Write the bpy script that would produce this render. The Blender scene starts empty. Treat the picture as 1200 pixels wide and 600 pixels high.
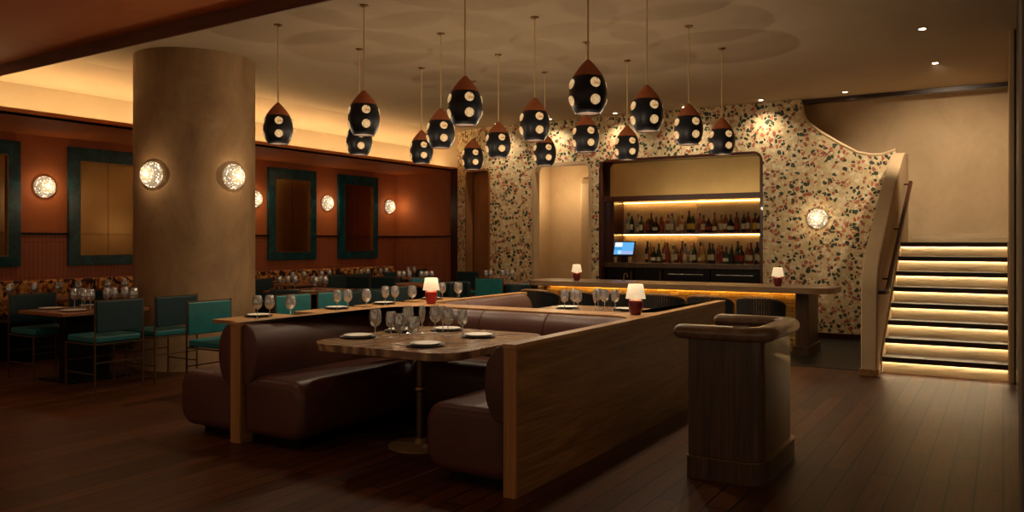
import bpy, bmesh, math, random
from mathutils import Vector, Matrix
PI = math.pi
S = bpy.context.scene
C = S.collection
rnd = random.Random(7)

# ------------------------------------------------------------------ basics
def lin(h):
    h = h.lstrip('#')
    o = []
    for i in (0, 2, 4):
        c = int(h[i:i+2], 16) / 255
        o.append(c/12.92 if c <= .04045 else ((c+.055)/1.055)**2.4)
    return (*o, 1)

class Mat:
    def __init__(s, name):
        s.m = bpy.data.materials.new(name); s.m.use_nodes = True
        s.nt = s.m.node_tree; s.n = s.nt.nodes
        s.b = s.n['Principled BSDF']; s.out = s.n['Material Output']
    def add(s, t, **kw):
        x = s.n.new(t)
        for k, v in kw.items():
            if hasattr(x, k): setattr(x, k, v)
            else: x.inputs[k.replace('_', ' ')].default_value = v
        return x
    def link(s, a, b): s.nt.links.new(a, b)
    def coord(s, scale=(1, 1, 1), rot=(0, 0, 0), loc=(0, 0, 0)):
        tc = s.n.new('ShaderNodeTexCoord'); mp = s.n.new('ShaderNodeMapping')
        mp.inputs['Scale'].default_value = scale; mp.inputs['Rotation'].default_value = rot
        mp.inputs['Location'].default_value = loc
        s.link(tc.outputs['Object'], mp.inputs['Vector']); return mp.outputs['Vector']
    def ramp(s, fac, stops):
        r = s.n.new('ShaderNodeValToRGB'); e = r.color_ramp.elements
        while len(e) < len(stops): e.new(.5)
        for i, (p, c) in enumerate(stops): e[i].position = p; e[i].color = c if not isinstance(c, str) else lin(c)
        s.link(fac, r.inputs['Fac']); return r.outputs['Color']
    def noise(s, vec, scale=5, detail=4, rough=.6, dist=0):
        x = s.n.new('ShaderNodeTexNoise'); x.inputs['Scale'].default_value = scale
        x.inputs['Detail'].default_value = detail; x.inputs['Roughness'].default_value = rough
        x.inputs['Distortion'].default_value = dist
        s.link(vec, x.inputs['Vector']); return x.outputs['Fac']
    def bump(s, h, strength=.2, dist=.01):
        x = s.n.new('ShaderNodeBump'); x.inputs['Strength'].default_value = strength
        x.inputs['Distance'].default_value = dist
        s.link(h, x.inputs['Height']); s.link(x.outputs['Normal'], s.b.inputs['Normal'])
    def set(s, **kw):
        for k, v in kw.items():
            s.b.inputs[k.replace('_', ' ')].default_value = v
        return s

def plain(name, col, rough=.5, metal=0, coat=0, spec=.5, var=0.12):
    m = Mat(name); m.set(Roughness=rough, Metallic=metal, Coat_Weight=coat, Specular_IOR_Level=spec)
    a = lin(col)
    if var:
        f = m.noise(m.coord(), 9, 3)
        lo = tuple(x*(1-var) for x in a[:3]) + (1,); hi = tuple(min(1, x*(1+var)) for x in a[:3]) + (1,)
        m.link(m.ramp(f, [(.3, lo), (.7, hi)]), m.b.inputs['Base Color'])
    else: m.set(Base_Color=a)
    return m.m

def wood(name, cols, stretch=(6, .5, 6), rough=.45, planks=None, scale=2.2, coat=0.0):
    m = Mat(name); m.set(Roughness=rough, Coat_Weight=coat)
    v = m.coord(stretch)
    f = m.noise(v, scale, 8, .65, 1.2)
    col = m.ramp(f, [(.28, cols[0]), (.5, cols[1]), (.72, cols[2])])
    m.link(col, m.b.inputs['Base Color'])
    m.bump(f, .12, .004)
    return m.m

def glow(name, col, strength):
    m = Mat(name)
    e = m.add('ShaderNodeEmission'); e.inputs['Color'].default_value = lin(col); e.inputs['Strength'].default_value = strength
    m.link(e.outputs[0], m.out.inputs['Surface']); return m.m

# ------------------------------------------------------------------ mesh helpers
def nb(): return bmesh.new()
def box(bm, a, b):
    x0, y0, z0 = a; x1, y1, z1 = b
    v = [bm.verts.new(p) for p in ((x0,y0,z0),(x1,y0,z0),(x1,y1,z0),(x0,y1,z0),(x0,y0,z1),(x1,y0,z1),(x1,y1,z1),(x0,y1,z1))]
    for f in ((0,3,2,1),(4,5,6,7),(0,1,5,4),(1,2,6,5),(2,3,7,6),(3,0,4,7)): bm.faces.new([v[i] for i in f])
    return bm
def rod(bm, p, q, r, r2=None, n=10, caps=True):
    p = Vector(p); q = Vector(q); r2 = r if r2 is None else r2
    d = (q-p).normalized(); u = d.orthogonal().normalized(); w = d.cross(u)
    A = [bm.verts.new(p+(u*math.cos(t)+w*math.sin(t))*r) for t in (2*PI*i/n for i in range(n))]
    B = [bm.verts.new(q+(u*math.cos(t)+w*math.sin(t))*r2) for t in (2*PI*i/n for i in range(n))]
    for i in range(n): bm.faces.new((A[i], A[(i+1)%n], B[(i+1)%n], B[i]))
    if caps: bm.faces.new(A[::-1]); bm.faces.new(B)
    return bm
def bar(bm, p, q, w):
    return rod(bm, p, q, w*.7071, n=4)
def tube(bm, pts, r, n=8, closed=False):
    pts = [Vector(p) for p in pts]; N = len(pts); rings = []
    prev = None
    for i, p in enumerate(pts):
        a = pts[i-1] if (i or closed) else pts[0]; b = pts[(i+1) % N] if (i < N-1 or closed) else pts[-1]
        d = (b-a).normalized()
        u = d.orthogonal().normalized() if prev is None else (prev - d*prev.dot(d)).normalized()
        prev = u; w = d.cross(u)
        rr = r[i] if isinstance(r, (list, tuple)) else r
        rings.append([bm.verts.new(p+(u*math.cos(t)+w*math.sin(t))*rr) for t in (2*PI*k/n for k in range(n))])
    for i in range(N if closed else N-1):
        A, B = rings[i], rings[(i+1) % N]
        for k in range(n): bm.faces.new((A[k], A[(k+1)%n], B[(k+1)%n], B[k]))
    if not closed: bm.faces.new(rings[0][::-1]); bm.faces.new(rings[-1])
    return bm
def lathe(bm, prof, n=24, c=(0, 0, 0), capb=True, capt=True):
    rings = []
    for r, z in prof:
        if r < 1e-5: rings.append([bm.verts.new((c[0], c[1], c[2]+z))])
        else: rings.append([bm.verts.new((c[0]+r*math.cos(2*PI*k/n), c[1]+r*math.sin(2*PI*k/n), c[2]+z)) for k in range(n)])
    for A, B in zip(rings, rings[1:]):
        if len(A) == 1 and len(B) == 1: continue
        for k in range(n):
            k2 = (k+1) % n
            if len(A) == 1: bm.faces.new((A[0], B[k2], B[k]))
            elif len(B) == 1: bm.faces.new((A[k], A[k2], B[0]))
            else: bm.faces.new((A[k], A[k2], B[k2], B[k]))
    if capb and len(rings[0]) > 1: bm.faces.new(rings[0][::-1])
    if capt and len(rings[-1]) > 1: bm.faces.new(rings[-1])
    return bm
def prism(bm, pts, z0, z1):
    A = [bm.verts.new((x, y, z0)) for x, y in pts]; B = [bm.verts.new((x, y, z1)) for x, y in pts]
    n = len(pts)
    for i in range(n): bm.faces.new((A[i], A[(i+1)%n], B[(i+1)%n], B[i]))
    f1 = bm.faces.new(A[::-1]); f2 = bm.faces.new(B)
    bmesh.ops.triangulate(bm, faces=[f1, f2])
    return bm
def rrect(x0, y0, x1, y1, r, n=8):
    rs = r if isinstance(r, (list, tuple)) else [r]*4
    out = []
    for (cx, cy, a0, rr) in ((x1-rs[0], y1-rs[0], 0, rs[0]), (x0+rs[1], y1-rs[1], 90, rs[1]), (x0+rs[2], y0+rs[2], 180, rs[2]), (x1-rs[3], y0+rs[3], 270, rs[3])):
        if rr < 1e-4: out.append((cx, cy)); continue
        for k in range(n+1):
            t = math.radians(a0+90*k/n); out.append((cx+rr*math.cos(t), cy+rr*math.sin(t)))
    return out
def arc(cx, cy, r, a0, a1, n=10):
    return [(cx+r*math.cos(math.radians(a0+(a1-a0)*k/n)), cy+r*math.sin(math.radians(a0+(a1-a0)*k/n))) for k in range(n+1)]
def sweep(bm, section, path, side=1, cap=True, endr=0.0, endn=5, center=None):
    """section: closed list of (u, z); path: plan polyline (x, y). u is measured to the side of the path."""
    P = [Vector((p[0], p[1])) for p in path]
    cu = sum(s[0] for s in section)/len(section) if center is None else center[0]
    cz = sum(s[1] for s in section)/len(section) if center is None else center[1]
    su = max(abs(s[0]-cu) for s in section); sz = max(abs(s[1]-cz) for s in section)
    st = []
    # stations: point, normal, inset
    L = [0]
    for a, b in zip(P, P[1:]): L.append(L[-1]+(b-a).length)
    tot = L[-1]
    def at(s):
        s = max(0, min(tot, s))
        for i in range(len(P)-1):
            if s <= L[i+1] or i == len(P)-2:
                t = (s-L[i])/max(1e-9, L[i+1]-L[i]); return P[i].lerp(P[i+1], t)
    def nrm(s):
        e = min(.02, tot*.1)
        d = (at(s+e)-at(s-e)).normalized(); return Vector((-d.y, d.x))*side
    ss = [(s, 0) for s in L]
    if endr > 0:
        ss = [(s, 0) for s in L if endr < s < tot-endr]
        a = [(endr*(1-math.sin(PI/2*k/endn)), endr*(1-math.cos(PI/2*k/endn))) for k in range(endn, -1, -1)]
        # k=endn -> s=0, inset endr
        ss = [(s, i) for s, i in a] + ss + [(tot-s, i) for s, i in a[::-1]]
    rings = []
    for s, ins in ss:
        p, nn = at(s), nrm(s)
        fu = 1-ins/su; fz = 1-ins/sz
        fu = max(fu, .02); fz = max(fz, .02)
        rings.append([bm.verts.new((p.x+nn.x*(cu+(u-cu)*fu), p.y+nn.y*(cu+(u-cu)*fu), cz+(z-cz)*fz)) for u, z in section])
    n = len(section)
    for A, B in zip(rings, rings[1:]):
        for k in range(n): bm.faces.new((A[k], A[(k+1)%n], B[(k+1)%n], B[k]))
    if cap: bm.faces.new(rings[0][::-1]); bm.faces.new(rings[-1])
    bmesh.ops.recalc_face_normals(bm, faces=bm.faces)
    return bm

def obj(name, bm, mat, parent=None, smooth=True, bevel=0, seg=2, ang=40, loc=None, rot=None, label=None):
    me = bpy.data.meshes.new(name)
    if isinstance(bm, bmesh.types.BMesh):
        bmesh.ops.recalc_face_normals(bm, faces=bm.faces)
        bm.to_mesh(me); bm.free()
    me.materials.append(mat)
    if smooth:
        me.polygons.foreach_set('use_smooth', [True]*len(me.polygons))
    o = bpy.data.objects.new(name, me); C.objects.link(o)
    if loc: o.location = loc
    if rot: o.rotation_euler = rot
    if parent: o.parent = parent
    if bevel:
        b = o.modifiers.new('bevel', 'BEVEL'); b.width = bevel; b.segments = seg; b.limit_method = 'ANGLE'; b.angle_limit = math.radians(ang)
    if smooth:
        try:
            me.set_sharp_from_angle(angle=math.radians(ang))
        except Exception: pass
    if label: o['label'] = label
    return o
def struct(name, bm, mat, **kw):
    o = obj(name, bm, mat, **kw)
    if not kw.get('parent'): o['kind'] = 'structure'
    return o
def thing(name, label, cat, loc=(0, 0, 0), rz=0, group=None):
    o = bpy.data.objects.new(name, None); C.objects.link(o); o.empty_display_size = .1
    o.location = loc; o.rotation_euler = (0, 0, rz); o['label'] = label; o['category'] = cat
    if group: o['group'] = group
    return o
def tag(o, label, cat, group=None, kind=None):
    o['label'] = label; o['category'] = cat
    if group: o['group'] = group
    if kind: o['kind'] = kind
    return o
def kids(o): return [c for c in bpy.data.objects if c.parent == o]
TREE = {}
def dup(root, loc, rz=0, label=None, group=None, scale=None):
    if root.name not in TREE:
        TREE[root.name] = [(c, kids(c)) for c in kids(root)]
    r = root.copy(); C.objects.link(r); r.location = loc; r.rotation_euler = (0, 0, rz)
    if label: r['label'] = label
    if group: r['group'] = group
    if scale: r.scale = (scale,)*3
    for ch, gs in TREE[root.name]:
        c = ch.copy(); C.objects.link(c); c.parent = r
        for g in gs:
            d = g.copy(); C.objects.link(d); d.parent = c
    return r
class Kind:
    """first call moves the model itself, later calls copy it"""
    def __init__(s, proto): s.p = proto; s.used = False; TREE[proto.name] = [(c, kids(c)) for c in kids(proto)]
    def put(s, loc, rz=0, label=None, group=None, name=None):
        if not s.used:
            s.used = True; r = s.p; r.location = loc; r.rotation_euler = (0, 0, rz)
            if label: r['label'] = label
            if group: r['group'] = group
            return r
        return dup(s.p, loc, rz, label, group)

# ------------------------------------------------------------------ materials
def plaster(name, c1, c2, c3, scale=1.6, rough=.75, st=(1, 1, .7), fine=.3):
    m = Mat(name); m.set(Roughness=rough, Specular_IOR_Level=.25)
    v = m.coord(st)
    f = m.noise(v, scale, 8, .68, .6)
    m.link(m.ramp(f, [(.25, c1), (.5, c2), (.78, c3)]), m.b.inputs['Base Color'])
    m.bump(m.noise(v, scale*14, 4, .6), fine, .003)
    return m.m
M = {}
M['column'] = plaster('column_plaster', '#84674d', '#a3835f', '#b89a74', 2.2, .7)
M['beige'] = plaster('beige_plaster', '#b39a76', '#c2a883', '#cdb48f', 1.5, .8)
M['ceiling'] = plaster('ceiling_paint', '#b3a086', '#baa78c', '#c0ad92', .8, .85, fine=.05)
M['orange'] = plaster('burnt_orange_plaster', '#a35a2f', '#b4673a', '#bf7444', 1.3, .7)
M['recess'] = plaster('tan_recess_plaster', '#85552f', '#95643a', '#a17045', 1.3, .7)
M['orange_ceiling'] = plaster('orange_ceiling_plaster', '#c26a33', '#d2793d', '#de894b', .9, .7)
M['dark_wood'] = wood('dark_stained_wood', ['#20100a', '#2d170e', '#3a2015'], (4, 4, .6), .35, coat=.2)
M['trim_wood'] = wood('beam_walnut', ['#5a331a', '#6e4224', '#7d4e2d'], (.6, 5, 5), .5)
M['mahogany'] = wood('red_mahogany', ['#2a0d08', '#3c130b', '#4d1c10'], (4, 4, .6), .28, coat=.4)
M['oak'] = wood('walnut_veneer_along', ['#5f4126', '#8a6339', '#ab824d'], (7, .55, 9), .42)
M['oak_cross'] = wood('walnut_veneer_across', ['#5a3f26', '#7d5a38', '#9a7448'], (.55, 7, 9), .42)
M['oak_end'] = wood('fluted_oak_edge', ['#6e4a28', '#a5733f', '#c49257'], (90, 90, .5), .4, scale=1.5)
M['ledge'] = wood('ledge_oak', ['#8a6238', '#ad7f4d', '#c4965f'], (7, .8, 7), .38)
M['podium'] = wood('podium_walnut', ['#2f1f14', '#473120', '#63482f'], (16, 16, .5), .36, coat=.15)
M['rail'] = wood('rail_walnut', ['#55402e', '#6f5540', '#866a50'], (6, 6, 6), .3, coat=.3)
M['counter'] = wood('bar_counter_walnut', ['#6b5039', '#86684c', '#9d7d5d'], (.6, 7, 7), .33, coat=.2)
M['table_wood'] = wood('table_wood', ['#6b3e20', '#8a5630', '#9f6a3f'], (8, .8, 8), .35)
M['tread'] = plain('dark_tread_wood', '#2c1d13', .45)
M['riser'] = wood('pale_riser_wood', ['#ab9570', '#c9b088', '#dac39e'], (.7, 6, 7), .5)
M['brass'] = plain('aged_brass', '#8a6c45', .38, 1, var=.1)
M['base_metal'] = plain('worn_brass_disc', '#8d6f4a', .45, .35)
M['dark_brass'] = plain('dark_bronze', '#5f4a38', .4, .6, var=.1)
M['rod'] = plain('pendant_brass_rod', '#e6cb98', .45, .35, var=0)
M['black'] = plain('black_lacquer', '#0b0908', .4, spec=.2)
M['ink'] = plain('matte_black', '#131212', .6)
M['teal'] = plain('teal_leather', '#1a6a6c', .48, var=.18)
M['teal_shaded'] = plain('shaded_teal_leather', '#092c33', .5, var=.18)  # shade on the chair backs is put into this teal
M['teal_seat_lit'] = plain('lit_teal_seat_leather', '#145e60', .5, var=.15)  # lighter copy of the teal, light on the seats put in
M['teal_pale'] = plain('pale_teal_velvet', '#2c7f86', .6, var=.1)
M['rust'] = plain('rust_clay', '#b5673f', .75, var=.25)
M['white'] = plain('white_porcelain', '#e9e2d6', .3, var=.02)
M['charger'] = plain('dark_stoneware', '#2c2622', .4, var=.2)
M['red'] = plain('red_ceramic', '#a51a1c', .3, coat=.3, var=.1)
M['wine'] = plain('wine_red_ceramic', '#6d1426', .3, coat=.3, var=.1)
M['steel'] = plain('brushed_steel', '#9a938a', .3, 1, var=0)
m = Mat('dark_slate_slats'); m.set(Roughness=.4, Specular_IOR_Level=.2)
br = m.add('ShaderNodeTexBrick'); br.offset = 0
br.inputs['Scale'].default_value = 1; br.inputs['Brick Width'].default_value = .9; br.inputs['Row Height'].default_value = .07; br.inputs['Mortar Size'].default_value = .003
br.inputs['Color1'].default_value = lin('#1c1b1a'); br.inputs['Color2'].default_value = lin('#232120'); br.inputs['Mortar'].default_value = lin('#0a0a0a')
m.link(m.coord((1, 1, 1), (0, 0, PI/2)), br.inputs['Vector']); m.link(br.outputs['Color'], m.b.inputs['Base Color']); M['tile_floor'] = m.m
M['grey_wall'] = plain('grey_paint', '#6b625c', .8)
M['handrail'] = plain('handrail_mahogany', '#3a140f', .35, coat=.3)
M['seam'] = plain('seam_piping', '#17100e', .5)

# leather
m = Mat('brown_leather'); m.set(Roughness=.42, Specular_IOR_Level=.45)
v = m.coord()
m.link(m.ramp(m.noise(v, 3, 4), [(.3, '#48291f'), (.7, '#5a3429')]), m.b.inputs['Base Color'])
vo = m.add('ShaderNodeTexVoronoi'); vo.inputs['Scale'].default_value = 120; m.link(v, vo.inputs['Vector'])
m.bump(vo.outputs['Distance'], .12, .002); M['leather'] = m.m

# terrazzo: angular stone chips in a cream bed
m = Mat('terrazzo_mosaic'); m.set(Roughness=.55)
v = m.coord()
def chips(scale, lo, hi, off):
    vv = m.coord((1, 1, 1), (0.3, .2, .5), off)
    a = m.add('ShaderNodeTexVoronoi', feature='F1'); a.inputs['Scale'].default_value = scale
    b = m.add('ShaderNodeTexVoronoi', feature='DISTANCE_TO_EDGE'); b.inputs['Scale'].default_value = scale
    m.link(vv, a.inputs['Vector']); m.link(vv, b.inputs['Vector'])
    sep = m.add('ShaderNodeSeparateColor'); m.link(a.outputs['Color'], sep.inputs[0])
    g = m.add('ShaderNodeMath', operation='GREATER_THAN'); m.link(sep.outputs[0], g.inputs[0]); g.inputs[1].default_value = lo
    e = m.add('ShaderNodeMath', operation='GREATER_THAN'); m.link(b.outputs['Distance'], e.inputs[0]); e.inputs[1].default_value = hi
    mu = m.add('ShaderNodeMath', operation='MULTIPLY'); m.link(g.outputs[0], mu.inputs[0]); m.link(e.outputs[0], mu.inputs[1])
    return mu.outputs[0], sep.outputs[1]
base = m.ramp(m.noise(v, 26, 5, .8), [(.3, '#b09a70'), (.5, '#d3bf92'), (.75, '#e4d3aa')])
pale, pr = chips(17, .35, .05, (3, 1, 2))
mixp = m.add('ShaderNodeMix', data_type='RGBA'); m.link(pale, mixp.inputs[0]); m.link(base, mixp.inputs[6])
m.link(m.ramp(pr, [(.2, '#ccb585'), (.8, '#e6d8b4')]), mixp.inputs[7])
cur = mixp.outputs[2]
for scale, lo, hi, off, stops in ((16, .63, .10, (0, 0, 0), [(.0, '#a3593f'), (.30, '#b56f50'), (.46, '#8c5236'), (.47, '#3b4733'), (.75, '#242c21'), (1, '#1a1a16')]),
                                  (18, .78, .09, (5.3, 2.1, 4.7), [(.0, '#9d5a45'), (.35, '#c08563'), (.5, '#a45a42'), (.51, '#37442d'), (1, '#1c211a')])):
    k, r = chips(scale, lo, hi, off)
    mx = m.add('ShaderNodeMix', data_type='RGBA'); m.link(k, mx.inputs[0]); m.link(cur, mx.inputs[6])
    rp = m.n.new('ShaderNodeValToRGB'); rp.color_ramp.interpolation = 'CONSTANT'
    e = rp.color_ramp.elements
    while len(e) < len(stops): e.new(.5)
    for i, (p, c) in enumerate(stops): e[i].position = p; e[i].color = lin(c)
    m.link(r, rp.inputs['Fac']); m.link(rp.outputs['Color'], mx.inputs[7]); cur = mx.outputs[2]
m.link(cur, m.b.inputs['Base Color']); M['terrazzo'] = m.m

# green marble
m = Mat('green_marble'); m.set(Roughness=.18)
v = m.coord()
f = m.noise(v, 3.5, 8, .7, 1.5)
m.link(m.ramp(f, [(.3, '#04272b'), (.5, '#0b434b'), (.68, '#1d6672'), (.82, '#a9c4c0')]), m.b.inputs['Base Color']); M['marble'] = m.m
# brown onyx table
m = Mat('brown_veined_stone'); m.set(Roughness=.22)
w = m.add('ShaderNodeTexWave'); w.inputs['Scale'].default_value = 1.6; w.inputs['Distortion'].default_value = 12; w.inputs['Detail'].default_value = 5
m.link(m.coord((1, 1, 1), (0, .5, .6)), w.inputs['Vector'])
m.link(m.ramp(w.outputs['Fac'], [(.05, '#6b503c'), (.45, '#a5835f'), (.7, '#b8966f'), (.95, '#84654b')]), m.b.inputs['Base Color']); M['stone'] = m.m
# bronze mirror
m = Mat('bronze_mirror'); m.set(Roughness=.16, Metallic=1)
m.link(m.ramp(m.noise(m.coord(), .8, 3), [(.3, '#957348'), (.7, '#ab875a')]), m.b.inputs['Base Color']); M['mirror'] = m.m
m = Mat('antique_brass_mirror'); m.set(Roughness=.3, Metallic=1)
m.link(m.ramp(m.noise(m.coord(), 1.2, 3), [(.3, '#b99b66'), (.7, '#cdb07a')]), m.b.inputs['Base Color']); M['brass_mirror'] = m.m
# ribbed wainscot
m = Mat('ribbed_terracotta_tile'); m.set(Roughness=.5)
br = m.add('ShaderNodeTexBrick'); br.offset = 0
br.inputs['Scale'].default_value = 1; br.inputs['Brick Width'].default_value = .06; br.inputs['Row Height'].default_value = .5
br.inputs['Mortar Size'].default_value = .003
br.inputs['Color1'].default_value = lin('#a55c3a'); br.inputs['Color2'].default_value = lin('#9a5333'); br.inputs['Mortar'].default_value = lin('#5d3020')
sx = m.add('ShaderNodeSeparateXYZ'); cb = m.add('ShaderNodeCombineXYZ'); ad = m.add('ShaderNodeMath', operation='ADD')
m.link(m.coord(), sx.inputs[0]); m.link(sx.outputs[0], ad.inputs[0]); m.link(sx.outputs[1], ad.inputs[1])
m.link(ad.outputs[0], cb.inputs[0]); m.link(sx.outputs[2], cb.inputs[1]); m.link(cb.outputs[0], br.inputs['Vector'])
m.link(br.outputs['Color'], m.b.inputs['Base Color']); m.bump(br.outputs['Fac'], -.4, .004); M['ribbed'] = m.m
# gold stone tiles under the bar
m = Mat('honey_onyx_blocks'); m.set(Roughness=.35)
br = m.add('ShaderNodeTexBrick'); br.offset = .37
br.inputs['Scale'].default_value = 1; br.inputs['Brick Width'].default_value = .15; br.inputs['Row Height'].default_value = .055
br.inputs['Mortar Size'].default_value = .003; br.inputs['Bias'].default_value = .1
br.inputs['Color1'].default_value = lin('#8a6428'); br.inputs['Color2'].default_value = lin('#c9a254'); br.inputs['Mortar'].default_value = lin('#4d3212')
sx = m.add('ShaderNodeSeparateXYZ'); cb = m.add('ShaderNodeCombineXYZ')
m.link(m.coord(), sx.inputs[0]); m.link(sx.outputs[0], cb.inputs[0]); m.link(sx.outputs[2], cb.inputs[1]); m.link(cb.outputs[0], br.inputs['Vector'])
m.link(br.outputs['Color'], m.b.inputs['Base Color']); m.bump(br.outputs['Fac'], -.5, .01); M['onyx'] = m.m
# floor planks along Y
m = Mat('dark_oak_planks'); m.set(Roughness=.42, Specular_IOR_Level=.16)
v = m.coord((1, 1, 1), (0, 0, PI/2))
br = m.add('ShaderNodeTexBrick'); br.offset = .37
br.inputs['Scale'].default_value = 1; br.inputs['Brick Width'].default_value = 1.9; br.inputs['Row Height'].default_value = .145
br.inputs['Mortar Size'].default_value = .006; br.inputs['Bias'].default_value = 0
br.inputs['Color1'].default_value = lin('#482710'); br.inputs['Color2'].default_value = lin('#62391a'); br.inputs['Mortar'].default_value = lin('#1c0f08')
m.link(v, br.inputs['Vector'])
f = m.noise(m.coord((14, .9, 1)), 2.2, 8, .7, .8)
mx = m.add('ShaderNodeMix', data_type='RGBA'); mx.blend_type = 'MULTIPLY'; mx.inputs[0].default_value = .8
m.link(br.outputs['Color'], mx.inputs[6]); m.link(m.ramp(f, [(.3, (.30, .27, .25, 1)), (.55, (.8, .78, .75, 1)), (.75, (1.0, 1.0, 1.0, 1))]), mx.inputs[7])
m.link(mx.outputs[2], m.b.inputs['Base Color']); m.bump(br.outputs['Fac'], -.3, .003); M['floor'] = m.m
# patterned banquette fabric
m = Mat('leaf_print_fabric'); m.set(Roughness=.9)
v = m.coord()
f = m.noise(v, 5.5, 3, .5, 2.5); f2 = m.noise(v, 9, 2, .5, 1.2)
a = m.ramp(f2, [(.40, '#8c3d18'), (.48, '#c98a44'), (.7, '#dfae69')])
b = m.ramp(f, [(.50, (0, 0, 0, 1)), (.54, (1, 1, 1, 1))])
mx = m.add('ShaderNodeMix', data_type='RGBA'); m.link(b, mx.inputs[0]); m.link(a, mx.inputs[6]); mx.inputs[7].default_value = lin('#2e130c')
m.link(mx.outputs[2], m.b.inputs['Base Color']); M['print'] = m.m
# pleated back panel of the bar
m = Mat('ribbed_pale_panel'); m.set(Roughness=.6)
sx = m.add('ShaderNodeSeparateXYZ'); m.link(m.coord(), sx.inputs[0])
mu = m.add('ShaderNodeMath', operation='MULTIPLY'); m.link(sx.outputs[0], mu.inputs[0]); mu.inputs[1].default_value = 110
sn = m.add('ShaderNodeMath', operation='SINE'); m.link(mu.outputs[0], sn.inputs[0])
ab = m.add('ShaderNodeMath', operation='ABSOLUTE'); m.link(sn.outputs[0], ab.inputs[0])
m.link(m.ramp(ab.outputs[0], [(.0, '#6c5840'), (.45, '#a58c6c')]), m.b.inputs['Base Color']); m.bump(ab.outputs[0], .4, .01); M['ribbed_pale'] = m.m
# slats
# glass
def glassmat(name, col, rough=.0, ior=1.45):
    m = Mat(name); m.set(Base_Color=lin(col), Roughness=rough, IOR=ior, Transmission_Weight=1.0)
    return m.m
m = Mat('clear_glass'); m.set(Base_Color=(1, 1, 1, 1), Roughness=.06, IOR=1.5, Transmission_Weight=1.0, Coat_Weight=.6)
df = m.add('ShaderNodeBsdfTranslucent'); df.inputs[0].default_value = (1, 1, 1, 1)
d2 = m.add('ShaderNodeBsdfDiffuse'); d2.inputs[0].default_value = (1, 1, 1, 1)
a_ = m.add('ShaderNodeMixShader'); a_.inputs[0].default_value = .5; m.link(df.outputs[0], a_.inputs[1]); m.link(d2.outputs[0], a_.inputs[2])
b_ = m.add('ShaderNodeMixShader'); b_.inputs[0].default_value = .28; m.link(m.b.outputs[0], b_.inputs[1]); m.link(a_.outputs[0], b_.inputs[2]); g_ = m.add('ShaderNodeBsdfGlossy'); g_.inputs['Roughness'].default_value = .22
c_ = m.add('ShaderNodeMixShader'); c_.inputs[0].default_value = .5; m.link(b_.outputs[0], c_.inputs[1]); m.link(g_.outputs[0], c_.inputs[2]); m.link(c_.outputs[0], m.out.inputs['Surface'])
vo = m.add('ShaderNodeTexVoronoi'); vo.inputs['Scale'].default_value = 55; m.link(m.coord((1, 1, .45)), vo.inputs['Vector']); m.bump(vo.outputs['Distance'], .9, .006)
for q_ in (g_, d2): m.link(m.b.inputs['Normal'].links[0].from_socket, q_.inputs['Normal'])
M['glass'] = m.m
# navy speckled pendant body
m = Mat('navy_glazed_ceramic'); m.set(Roughness=.42)
m.link(m.ramp(m.noise(m.coord((1, 1, .4)), 60, 3), [(.35, '#0c0f16'), (.6, '#141c2b'), (.75, '#2a3344')]), m.b.inputs['Base Color']); M['navy'] = m.m
M['porthole'] = None
m = Mat('lit_alabaster_disc'); m.set(Roughness=.5)
c = m.ramp(m.noise(m.coord(), 30, 3), [(.32, '#a87440'), (.5, '#f2c78a'), (.7, '#f7d9a8')])
m.link(c, m.b.inputs['Base Color']); m.link(c, m.b.inputs['Emission Color']); m.set(Emission_Strength=.38); M['porthole'] = m.m
M['shade'] = None
m = Mat('lit_linen_shade'); m.set(Roughness=.8, Base_Color=lin('#e8d6b8'), Emission_Color=lin('#ffdfae'), Emission_Strength=.5)
m.link(m.ramp(m.noise(m.coord(), 40, 2), [(.3, '#dcc8a6'), (.7, '#efdfc4')]), m.b.inputs['Base Color']); M['shade'] = m.m
# perforated dome: holes and the light through them painted as dots
m = Mat('perforated_lit_dome'); m.set(Roughness=.5, Base_Color=lin('#a99a84'), Emission_Color=lin('#ffe0b4'))
vo = m.add('ShaderNodeTexVoronoi'); vo.inputs['Scale'].default_value = 46; vo.inputs['Randomness'].default_value = .7
m.link(m.coord(), vo.inputs['Vector'])
lt = m.add('ShaderNodeMath', operation='LESS_THAN'); m.link(vo.outputs['Distance'], lt.inputs[0]); lt.inputs[1].default_value = .36
sp_ = m.add('ShaderNodeSeparateColor'); m.link(vo.outputs['Color'], sp_.inputs[0])
pw = m.add('ShaderNodeMath', operation='POWER'); m.link(sp_.outputs[0], pw.inputs[0]); pw.inputs[1].default_value = 3
mu = m.add('ShaderNodeMath', operation='MULTIPLY'); m.link(lt.outputs[0], mu.inputs[0]); m.link(pw.outputs[0], mu.inputs[1])
m2 = m.add('ShaderNodeMath', operation='MULTIPLY_ADD'); m.link(mu.outputs[0], m2.inputs[0]); m2.inputs[1].default_value = 6; m2.inputs[2].default_value = .24
m.link(m2.outputs[0], m.b.inputs['Emission Strength'])
mx = m.add('ShaderNodeMix', data_type='RGBA'); m.link(lt.outputs[0], mx.inputs[0]); mx.inputs[6].default_value = lin('#a99a84'); mx.inputs[7].default_value = lin('#2a2018'); m.link(mx.outputs[2], m.b.inputs['Base Color'])
M['dome'] = m.m
M['bulb'] = glow('warm_bulb', '#ffe2b8', 3.5)
M['led'] = glow('warm_led', '#ffc069', 14)
M['led_stair'] = glow('warm_led_stair', '#ffe4b8', 42)
M['led_cove'] = glow('warm_led_cove', '#ffdfa0', 25)
M['lens'] = glow('downlight_lens', '#ffe3c4', 14)

# ------------------------------------------------------------------ setting
HC = 3.75
FL = struct('floor', box(nb(), (-13, -3, -.1), (3.2, 14.6, 0)), M['floor'], smooth=False)
tf = struct('floor_tile', box(nb(), (-6.9, 10.17, 0), (-1.37, 13.36, .006)), M['tile_floor'], smooth=False)
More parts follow.
